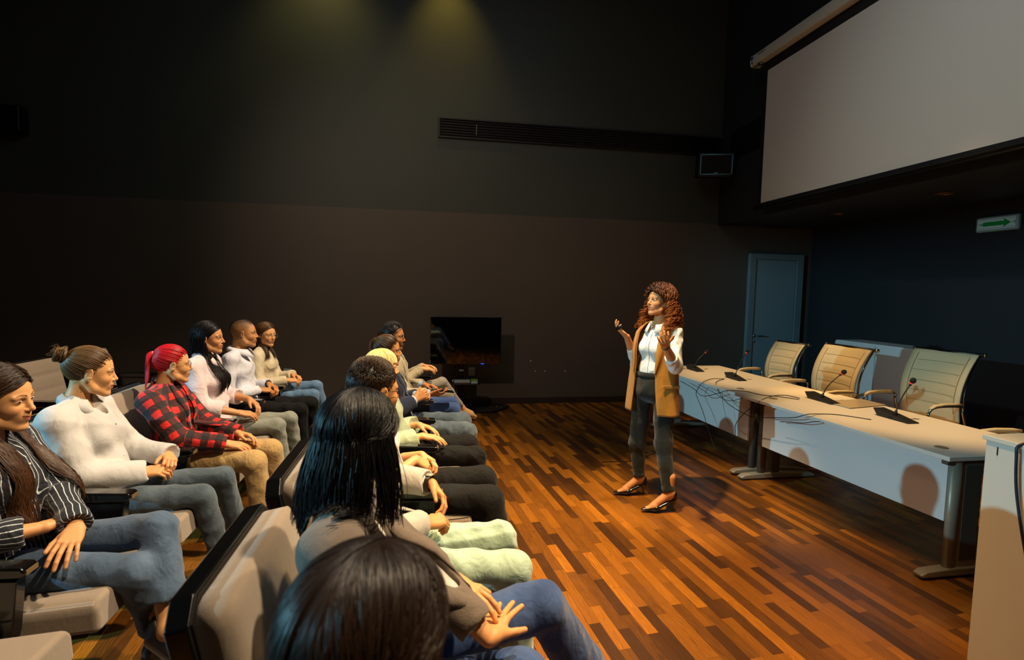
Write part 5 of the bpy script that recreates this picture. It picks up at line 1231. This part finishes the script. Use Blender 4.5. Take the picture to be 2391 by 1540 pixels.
seated('person', 'dark-haired man in light grey jacket and mint green trousers, hands clasped', dict(male=True, y=2.02, px=-.17, head=(-.178, 2.02, 1.262), yaw=36, pitch=5, s=.98, skin=OLIVE, seed=23, cres=.0065, hres=.0024, glasses=dict(col='2a2420', square=True), beard=.15,
    hair=dict(style='short', col=lin('1c120a'), tip=lin('3a2614'), n=5200, r=.0013, fine=1, top=.034, side=.007, flow=(.55, .35, .25)),
    top=dict(mat=WHITE, vneck=0, collar=True, gap=.5, name='white_shirt', cuff=.9), jacket=dict(mat=GREY, open=.075, cuff=.86, bulk=.004, name='grey_jacket', lapel=True),
    pants=dict(mat=MINT, w=(0.079, 0.067, 0.062), cuff=.95), kneeR=(.34, 1.86, .62), kneeL=(.33, 2.12, .62), ankR=(0.38, 1.87, .105), ankL=(0.38, 2.13, .105), toeR=(0.63, 1.87, .03), toeL=(0.60, 2.13, .03),
    wrR=(.015, 1.96, .765), hdR=(.85, .55, -.1), hnR=(-.1, -.45, .9), wrL=(.045, 2.20, .83), hdL=(.55, -.62, -.55), hnL=(.75, .2, .6), curlR=.85, curlL=.55, elR=(-.2, -.7, -1), elL=(-.3, .8, -.8), shoes=S('sneaker', SKW, SW), extra=[watch('L', '101010', .034)]))
seated('person', 'viewer in white top and wide black trousers, head hidden behind the dark-haired man', dict(y=2.69, px=-.17, head=(-.222, 2.69, 1.15), yaw=25, pitch=8, s=.92, skin=PALE, seed=24,
    hair=dict(style='tied', col=lin('3a2816'), n=260, r=.003, knot=(-.1, 0, .03), tail=.12),
    top=dict(mat=WHITE, vneck=.02, cuff=.15, sw=(.056, .052, .050), name='white_top'), pants=dict(mat=BLACK, w=(0.087, 0.079, 0.106), cuff=.93), kneeR=(.33, 2.50, .62), kneeL=(.33, 2.80, .62), ankR=(0.40, 2.47, .105), ankL=(0.38, 2.84, .105), toeR=(0.65, 2.47, .03), toeL=(0.62, 2.84, .03),
    wrR=(-.03, 2.62, .80), hdR=(.75, .35, -.55), hnR=(.4, -.4, .8), wrL=(.0, 2.76, .78), hdL=(.7, -.5, -.3), hnL=(.3, .3, .9), curl=.6, shoes=S('sneaker', SKB, MRB)))
seated('person', 'blonde woman with straight fringe in pale green blouse and black trousers', dict(y=3.36, px=-.17, head=(-.244, 3.36, 1.150), yaw=14, pitch=5, s=.93, smile=1, skin=PALE, seed=25,
    hair=dict(style='bob', col=lin('e0c060'), tip=lin('e8dca8'), n=620, r=.0026), brow=lin('8a6a3a'),
    top=dict(mat=SHEER, collar=True, vneck=0, cuff=.80, sw=(.056, .052, .056), bulk=.004, name='green_blouse'), pants=dict(mat=BLACK, w=(0.081, 0.067, 0.079), cuff=.93), kneeR=(.33, 3.20, .62), kneeL=(.31, 3.46, .62), ankR=(0.38, 3.2, .105), ankL=(0.38, 3.46, .105), toeR=(0.60, 3.2, .03), toeL=(0.57, 3.46, .03),
    wrR=(.0, 3.17, .765), hdR=(1, -.05, -.18), hnR=(0, -.1, 1), wrL=(-.02, 3.42, .77), hdL=(.9, -.4, -.2), hnL=(0, .2, 1), curl=.25, shoes=S('sneaker', SKB, MRB)))
seated('person', 'viewer with brown ponytail, navy blazer and faded jeans, hands clasped', dict(y=4.0, px=-.17, head=(-.252, 4.0, 1.185), yaw=2, pitch=5, s=.95, skin=OLIVE, seed=26, smile=.6,
    hair=dict(style='tied', col=lin('3c2714'), tip=lin('6a4824'), n=420, r=.0026, knot=(-.090, 0, .075), tail=.24, pull=(-.055, -.01, .02), tie='100c0a'),
    top=dict(mat=PALEBLUE, collar=True, vneck=.08, cuff=.97, name='blue_shirt'), jacket=dict(mat=NAVY, cuff=.88, name='navy_blazer', open=.05), pants=dict(mat=DEN4 if False else DEN2, w=(0.082, 0.071, 0.066), cuff=.92), kneeR=(.325, 3.78, .62), kneeL=(.315, 4.10, .62), ankR=(0.38, 3.78, .105), ankL=(0.38, 4.1, .105), toeR=(0.60, 3.78, .03), toeL=(0.59, 4.1, .03),
    wrR=(-.05, 3.92, .83), hdR=(.8, .35, .45), hnR=(.2, -.9, .3), wrL=(-.03, 4.10, .83), hdL=(.8, -.45, .1), hnL=(.4, .7, .5), curl=.8, shoes=S('sneaker', SKB, MRB)))
def handheld(g, O, k):
    w_ = k['WR'][0]; c = w_+A3((.13, .03, .02)); M = T(*c)@Rz(.2)@Ry(.15)
    o = MB().box(-.075, .075, -.036, .036, -.006, .006, M=M).build('mobile_phone', plain('phone_black', '080808', .15), bevel=.004); tag(o, 'black phone in the hands of the bespectacled man in the front row', 'phone')
seated('person', 'dark-haired man with glasses in beige jacket holding a black phone', dict(male=True, y=4.60, px=-.17, head=(-.246, 4.60, 1.236), yaw=-12, pitch=5, s=.97, smile=1, skin=TAN, seed=27, beard=.5, glasses=dict(col='3a2c20', square=True),
    hair=dict(style='short', col=lin('120c08'), tip=lin('2a1c10'), n=2600, r=.0014, fine=1, top=.038, side=.008, flow=(-.3, .3, .5)),
    top=dict(mat=PALEBLUE, collar=True, vneck=.04, cuff=.97, name='blue_shirt'), jacket=dict(mat=BEIGE, cuff=.84, name='beige_jacket', open=.05), pants=dict(mat=DEN3, w=(0.076, 0.060, 0.053), cuff=.92), kneeR=(.27, 4.50, .62), kneeL=(.27, 4.74, .62), ankR=(0.38, 4.5, .105), ankL=(0.38, 4.74, .105), toeR=(0.57, 4.5, .03), toeL=(0.57, 4.74, .03),
    wrR=(.06, 4.42, .77), hdR=(1, .15, -.05), hnR=(0, -.5, -.9), wrL=(.02, 4.64, .81), hdL=(1, -.45, -.1), hnL=(0, .2, 1), curl=.4, shoes=S('sneaker', SKB, MRB), extra=[watch('L', 'b08a3c', .033), handheld]))
def booklet(g, O, k):
    M = T(.085, 5.03, .715)@Rz(.3)@Ry(.35)
    o = MB().box(-.06, .06, -.08, .08, -.002, .002, M=M).build('leaflet', plain('leaflet_paper', 'b8b4a8', .6)); tag(o, 'folded leaflet on the lap of the viewer in tan boots', 'leaflet')
seated('person', 'viewer in beige sweater, taupe trousers and tan pointed boots, legs crossed, head hidden', dict(y=5.22, px=-.17, head=(-.291, 5.22, 1.165), yaw=-30, pitch=5, s=.92, skin=PALE, seed=28,
    hair=dict(style='tied', col=lin('3a2816'), n=200, r=.003, knot=(-.1, 0, .03), tail=.10),
    top=dict(mat=BEIGE, vneck=.02, cuff=.92, name='beige_sweater', bulk=.004), pants=dict(mat=TAUPEP, w=(0.074, 0.055, 0.046), cuff=.90), kneeR=(.20, 5.28, .72), kneeL=(.26, 5.22, .60), ankR=(.405, 5.46, .42), ankL=(0.38, 5.2, .105), toeR=(.60, 5.50, .36), toeL=(0.57, 5.2, .03),
    wrR=(.0, 5.12, .88), hdR=(1, .3, -.1), hnR=(0, -.3, 1), wrL=(.02, 5.30, .88), hdL=(.9, -.4, 0), hnL=(0, .2, 1), curl=.4, shoes=S('boot', SKT, SKT), extra=[booklet]))

# ------------------------------------------------------------------ the presenter
def presenter():
    O = (1.80, 3.82, 0); g = thing('person', 'standing presenter with curly auburn hair, long mustard vest and dark green trousers', 'person', O)
    s = .96; up = A3((0, 0, 1)); by = math.radians(212); f = A3((math.cos(by), math.sin(by), 0)); l = A3((-f[1], f[0], 0)); Rb = rotm(by)
    skin = lin('c88c5a'); Hd = A3(at(1539, 703, Y=3.80)); R = rotm(math.radians(197), math.radians(-4), 0); tr = lambda p: Hd+R@A3(p)
    P = A3(at(1527, 893, Y=3.82)); base = A3(at(1536, 762, Y=3.82)); neck = tr(A3((-.035, 0, -.13))*s)
    chest = base*.66+P*.34; belly = base*.32+P*.68
    SH = [A3(at(1500, 783, Y=3.99)), A3(at(1580, 779, Y=3.68))]; EL = [A3(at(1487, 852, Y=4.02)), A3(at(1576, 853, Y=3.60))]; WR = [A3(at(1464, 786, Y=3.93)), A3(at(1553, 806, Y=3.42))]
    K = [A3(at(1488, 1035, Y=3.98)), A3(at(1549, 1040, Y=3.70))]; AN = [A3((1.755, 3.985, .15)), A3((1.845, 3.64, .15))]; hips = [P-l*.09-up*.05, P+l*.09-up*.05]
    # skin
    F = Field((Hd[0]-.17, Hd[1]-.17, Hd[2]-.33), Hd+.16, .0025); head_field(F, tr, s, False, dict(R=R, smile=.8))
    F.cone(tr(A3((-.03, 0, -.045))*s), neck, .044, .041, k=.02); F.cone(neck, base-up*.03, .041, .046, k=.03); F.ell(base-up*.14-f*.005, (.070, .10, .11), Rb, k=.04)
    V, Q = F.mesh(); C = head_cols(((V-Hd)@R)/s, skin, dict(male=False, smile=.8, lip=lin('a84a3c'), brow=(.03, .015, .01))); parts = [(V, Q)]; cols = [C]
    hd = [nrm(A3((-.72, -.1, .62))), nrm(A3((-.45, -.75, .38)))]; hn = [nrm(A3((.55, .1, -.75))), nrm(A3((.15, -.35, -.95)))]
    for i, kw in ((0, dict(curl=.30, spread=.22, thumb=.9)), (1, dict(curl=.38, spread=.26, thumb=1.1))):
        lo = np.minimum(WR[i], EL[i])-.2; hi = np.maximum(WR[i], EL[i])+.2; F = Field(lo, hi, .003)
        F.cone(EL[i]*.55+WR[i]*.45, WR[i], .034, .024, k=.01); hand(F, WR[i], hd[i], hn[i], -1 if i == 0 else 1, .95, **kw)
        m = F.mesh(); parts.append(m); cols.append(np.tile(A3(skin), (len(m[0]), 1)))
    toes = [A3((1.585, 4.008, .02)), A3((1.680, 3.66, .02))]
    for i in (0, 1):
        F = Field(AN[i]-.28, AN[i]+.25, .004); F.cone(AN[i]+up*.12+A3((.01, 0, 0)), AN[i], .037, .031, k=.01); d = nrm(A3((toes[i][0]-AN[i][0], toes[i][1]-AN[i][1], 0)))
        F.cone(AN[i]+A3((.02, 0, -.04)), AN[i]+A3((.02, 0, 0)), .024, .030, k=.02); F.cone(AN[i]-up*.01, AN[i]+d*.11-up*.095, .032, .026, k=.03); F.cone(AN[i]+d*.11-up*.10, AN[i]+d*.16-up*.118, .030, .02, k=.02, flat=(up, 1.6))
        m = F.mesh(); parts.append(m); cols.append(np.tile(A3(skin)*.98, (len(m[0]), 1)))
        SF = Field(AN[i]-.28, AN[i]+.25, .004)
        SF.cone(AN[i]+d*.10-up*.112, AN[i]+d*.195-up*.128, .036, .014, k=.02, flat=(up, 1.7)); SF.cone(AN[i]-d*.030-up*.052, AN[i]+d*.10-up*.118, .030, .036, k=.02, flat=(nrm(up+d*.6), 2.0)); SF.cone(AN[i]-d*.030-up*.050, AN[i]-d*.034-up*.015, .031, .030, k=.012)
        SF.cone(AN[i]-up*.005+d*.01, AN[i]+d*.110-up*.080, .030, .025, k=.006, op='cut')
        SF.cone(AN[i]-d*.034-up*.045, AN[i]-d*.040-up*.146, .014, .0045, k=.02)
        V, Q = SF.mesh(); meshobj('high_heel_shoe', V, Q, plain('patent_black', '0a0a0a', .15, coat=.5), g, True, O)
    allp = np.array(SH+EL+WR+K+AN+[P, base]); F = Field(allp.min(0)-.12, allp.max(0)+.1, .016)
    F.ell(P, (.085, .125, .10), Rb, k=.03); F.ell(belly, (.07, .09, .11), Rb, k=.04); F.ell(chest, (.075, .105, .12), Rb, k=.04); F.cone(SH[0], SH[1], .034, k=.03)
    for i in (0, 1):
        F.cone(SH[i], EL[i], .034, .030, k=.02); F.cone(EL[i], EL[i]*.3+WR[i]*.7, .030, .022, k=.01); F.cone(hips[i], K[i], .055, .045, k=.02); F.cone(K[i], AN[i]+up*.08, .044, .032, k=.01)
    m = F.mesh(); parts.append(m); cols.append(np.tile(A3(skin), (len(m[0]), 1)))
    V, Q = merge(parts); meshobj('body', V, Q, SKIN, g, True, O, cols=np.concatenate(cols))
    global o_gaze
    o_gaze = .2; eyes(tr, R, s, g, O, (.04, .02, .01), lids=.0065)
    CURLY = dict(style='curly', col=lin('3a1a0c'), tip=lin('b4621c'), n=640, r=.0058, fine=1.51, len=.23, part=.1, az0=76, fall=(.03, 0, 0), fside=.04, vol=1.24, frontaz=130, bfall=(-.04, 0, 0), tuck=-.02, wave=.010)
    # blouse
    BL = cloth('ivory_blouse', 'dcdcd2', rough=.5, var=.02, fold=.003); allp = np.array(SH+EL+[P, base]); F = Field(allp.min(0)-.16, allp.max(0)+.14, .006)
    F.ell(P+up*.08, (.098, .135, .11), Rb, k=.03); F.ell(belly, (.092, .118, .13), Rb, k=.045); F.ell(chest, (.098, .128, .15), Rb, k=.045); F.cone(SH[0]+l*.01, SH[1]-l*.01, .045, .045, k=.035)
    for q in (-1, 1): F.ell(chest+f*.075+l*q*.058-up*.015, (.044, .052, .050), Rb, k=.04)
    for i in (0, 1):
        F.cone(base+up*.004, SH[i]+up*.002, .036, .038, k=.03); F.cone(SH[i], EL[i], .048, .052, k=.03); cq = .60 if i == 0 else .38; CE = EL[i]*(1-cq)+WR[i]*cq; F.cone(EL[i], CE, .052 if i else .044, .044 if i else .036, k=.03); F.cone(EL[i]*(1.12-cq)+WR[i]*(cq-.12), CE, .048 if i else .040, .048 if i else .041, k=.004)
        dv = nrm(WR[i]-EL[i]); F.cone(CE+dv*.075, CE+dv*.15, .075, .075, k=.003, op='cut')
    F.wrinkle(.007, 30, 3); F.cone(base+up*.02, base+up*.12, .054, .06, k=.004, op='cut'); F.cone(base+f*.08+up*.03, base+f*.10-up*.015, .022, .008, k=.006, op='cut'); FB = F
    hair(CURLY, tr, R, s, g, O, 5, .006, [F])
    F.half(P+up*.045, (0, 0, -1))
    V, Q = F.mesh(); meshobj('blouse', V, Q, BL, g, True, O)
    vs = []; fs = []; n = 26
    for j in range(n+1):
        a = .35+(2*PI-.7)*j/n; dr = f*math.cos(a)+l*math.sin(a); fd = (1+math.cos(a))*.5; ra = .056
        vs += [base+dr*ra+up*(-.015-.05*fd), base+dr*(ra+.004)+up*(.050-.035*fd), base+dr*(ra+.012)+up*(.052-.035*fd), base+dr*(ra+.038)+up*(.012-.06*fd)+f*.01*fd]
    for j in range(n):
        for q in range(3): a = j*4+q; fs.append((a, a+1, a+5, a+4))
    ob = meshobj('collar', vs, fs, BL, g, True, O); md = ob.modifiers.new('solid', 'SOLIDIFY'); md.thickness = .003
    pk = FB.drape([base*(1-a)+P*a+l*.004-up*.02*(1-a) for a in [q/14*.84 for q in range(1, 15)]], f, .003, .22)
    MB().tube([Vector(q) for q in pk], .0018, 6).build('placket', plain('placket_shade', '8f8f86', .7), g, O)
    # trousers
    TR = cloth('dark_green_trousers', '14190f', fold=.003); allp = np.array(hips+K+AN); F = Field(allp.min(0)-.14, np.append((allp.max(0)+.16)[:2], P[2]+.12), .0065)
    F.ell(P+up*.03, (.112, .150, .10), Rb, k=.04); F.ell(P-up*.05, (.125, .165, .11), Rb, k=.05)
    for i in (0, 1):
        CE = K[i]*.07+AN[i]*.93; F.cone(hips[i], K[i], .092, .064, k=.02); F.cone(K[i], CE, .064, .046, k=.03); F.cone(K[i]*.10+AN[i]*.90, CE, .050, .050, k=.006)
        F.cone(CE-up*.09, CE-up*.14, .09, .09, k=.003, op='cut')
    F.wrinkle(.006, 20, 9, (1, 1, .8)); F.half(P+up*.085, (0, 0, 1)); V, Q = F.mesh(); meshobj('trousers', V, Q, TR, g, True, O)
    vs = []; fs = []; n = 30
    for j in range(n):
        a = 2*PI*j/n; dr = f*math.cos(a)*.120+l*math.sin(a)*.148; vs += [P+dr+up*.055, P+dr*1.03+up*.06, P+dr*1.03+up*.088, P+dr+up*.09]
    for j in range(n):
        for q in range(3): a = j*4+q; b_ = ((j+1) % n)*4+q; fs.append((a, a+1, b_+1, b_))
    meshobj('waistband', vs, fs, TR, g, True, O)
    # long vest: lofted shell open at the front
    MU = cloth('mustard_vest', 'b8781c', fold=.0025, weave=.0006, var=.06); c0 = A3((P[0], P[1], 0)); zb = base[2]
    rows = [(zb-.66, .215, .155, .60), (zb-.60, .213, .153, .56), (zb-.45, .200, .148, .50), (zb-.30, .185, .150, .48), (zb-.20, .182, .152, .50), (zb-.12, .178, .145, .52), (zb-.05, .170, .118, .56), (zb-.015, .145, .095, .60), (zb+.012, .105, .075, .75), (zb+.035, .068, .060, 1.0)]
    vs = []; fs = []; n = 48; fine = []
    for i in range(len(rows)-1):
        for k_ in range(4):
            t = k_/4; fine.append(tuple(rows[i][q]*(1-t)+rows[i+1][q]*t for q in range(4)))
    fine.append(rows[-1]); rg = np.random.RandomState(4)
    for i, (z, a_, b_, gp) in enumerate(fine):
        t = (z-P[2])/(base[2]-P[2]); cc = (P+(base-P)*max(0, t))*1.0; cc = A3((cc[0], cc[1], z))
        for j in range(n+1):
            an = gp+(2*PI-2*gp)*j/n; e = abs(1-2*j/n)**8; flare = .012*math.sin(an*5+1)*max(0, 1-i/24)
            v = cc+f*math.cos(an)*(b_+flare)+l*math.sin(an)*(a_+flare); 
            if i < 8: v = v+up*(.045*math.cos(an)*0-.05*e*(1-i/8)*.0+.04*(1-e)*(1-i/8)*.0)
            vs.append(v)
    for i in range(len(fine)-1):
        for j in range(n): a = i*(n+1)+j; fs.append((a, a+1, a+n+2, a+n+1))
    ob = meshobj('vest', vs, fs, MU, g, True, O); md = ob.modifiers.new('solid', 'SOLIDIFY'); md.thickness = .006; md.offset = 1
    for sd in (-1, 1):
        vs = []; fs = []; m = 22
        for i in range(m+1):
            t = i/m; z = zb+.03-.38*t; r_ = min(fine, key=lambda q: abs(q[0]-z)); gp = r_[3]; tt = (z-P[2])/(base[2]-P[2]); cc = P+(base-P)*max(0, tt); cc = A3((cc[0], cc[1], z)); wd = (.10+.50*math.sin(PI*min(1, t*.85+.12)))*(1-t)**.25*.55
            for q in (0, .5, 1):
                an = gp+q*wd; vs.append(cc+f*math.cos(an)*(r_[2]+.011+.004*math.sin(q*PI))+l*sd*math.sin(an)*(r_[1]+.011))
        for i in range(m):
            for q in (0, 1): a = i*3+q; fs.append((a, a+1, a+4, a+3))
        ob = meshobj('lapel', vs, fs, MU, g, True, O); md = ob.modifiers.new('solid', 'SOLIDIFY'); md.thickness = .004; md.offset = 0
    pc = P+up*.02; an = 1.15
    MB().box(-.0, .012, -.065, .065, -.012, .012, M=T(*(A3((P[0], P[1], P[2]-.0))+f*math.cos(an)*.153+l*math.sin(an)*.206))@Rz(by+an-.25)).build('pocket_flap', MU, g, O, bevel=.004)
    watch('L', '6a5848', .027)(g, O, dict(WR=WR, EL=EL, s=1.0))
    c = WR[0]+hd[0]*.075-hn[0]*.030
    q = Vector(nrm(A3((-.2, -1, .2)))).to_track_quat('Z', 'Y').to_matrix().to_4x4()
    o = MB().lathe([(.004, -.045), (.016, -.040), (.019, -.01), (.019, .02), (.016, .04), (.003, .046)], 18, M=T(*c)@q).build('presentation_clicker', plain('clicker_black', '101012', .2)); tag(o, 'small black remote clicker in the presenter\'s raised far hand', 'remote')
presenter()
# thin cable and plug on the floor by the presenter's far foot
cable('thin dark cable lying on the floor behind the presenter\'s feet', [], name='floor_cable') if False else None
pts = [at(1405, 1078, z=.004), at(1440, 1077, z=.004), at(1470, 1076, z=.004), at(1520, 1060, z=.004), at(1560, 1046, z=.004)]
o = MB().tube(smooth(pts), .003, 6).build('floor_cable', MCB); tag(o, 'thin dark cable lying on the parquet behind the presenter', 'cable')
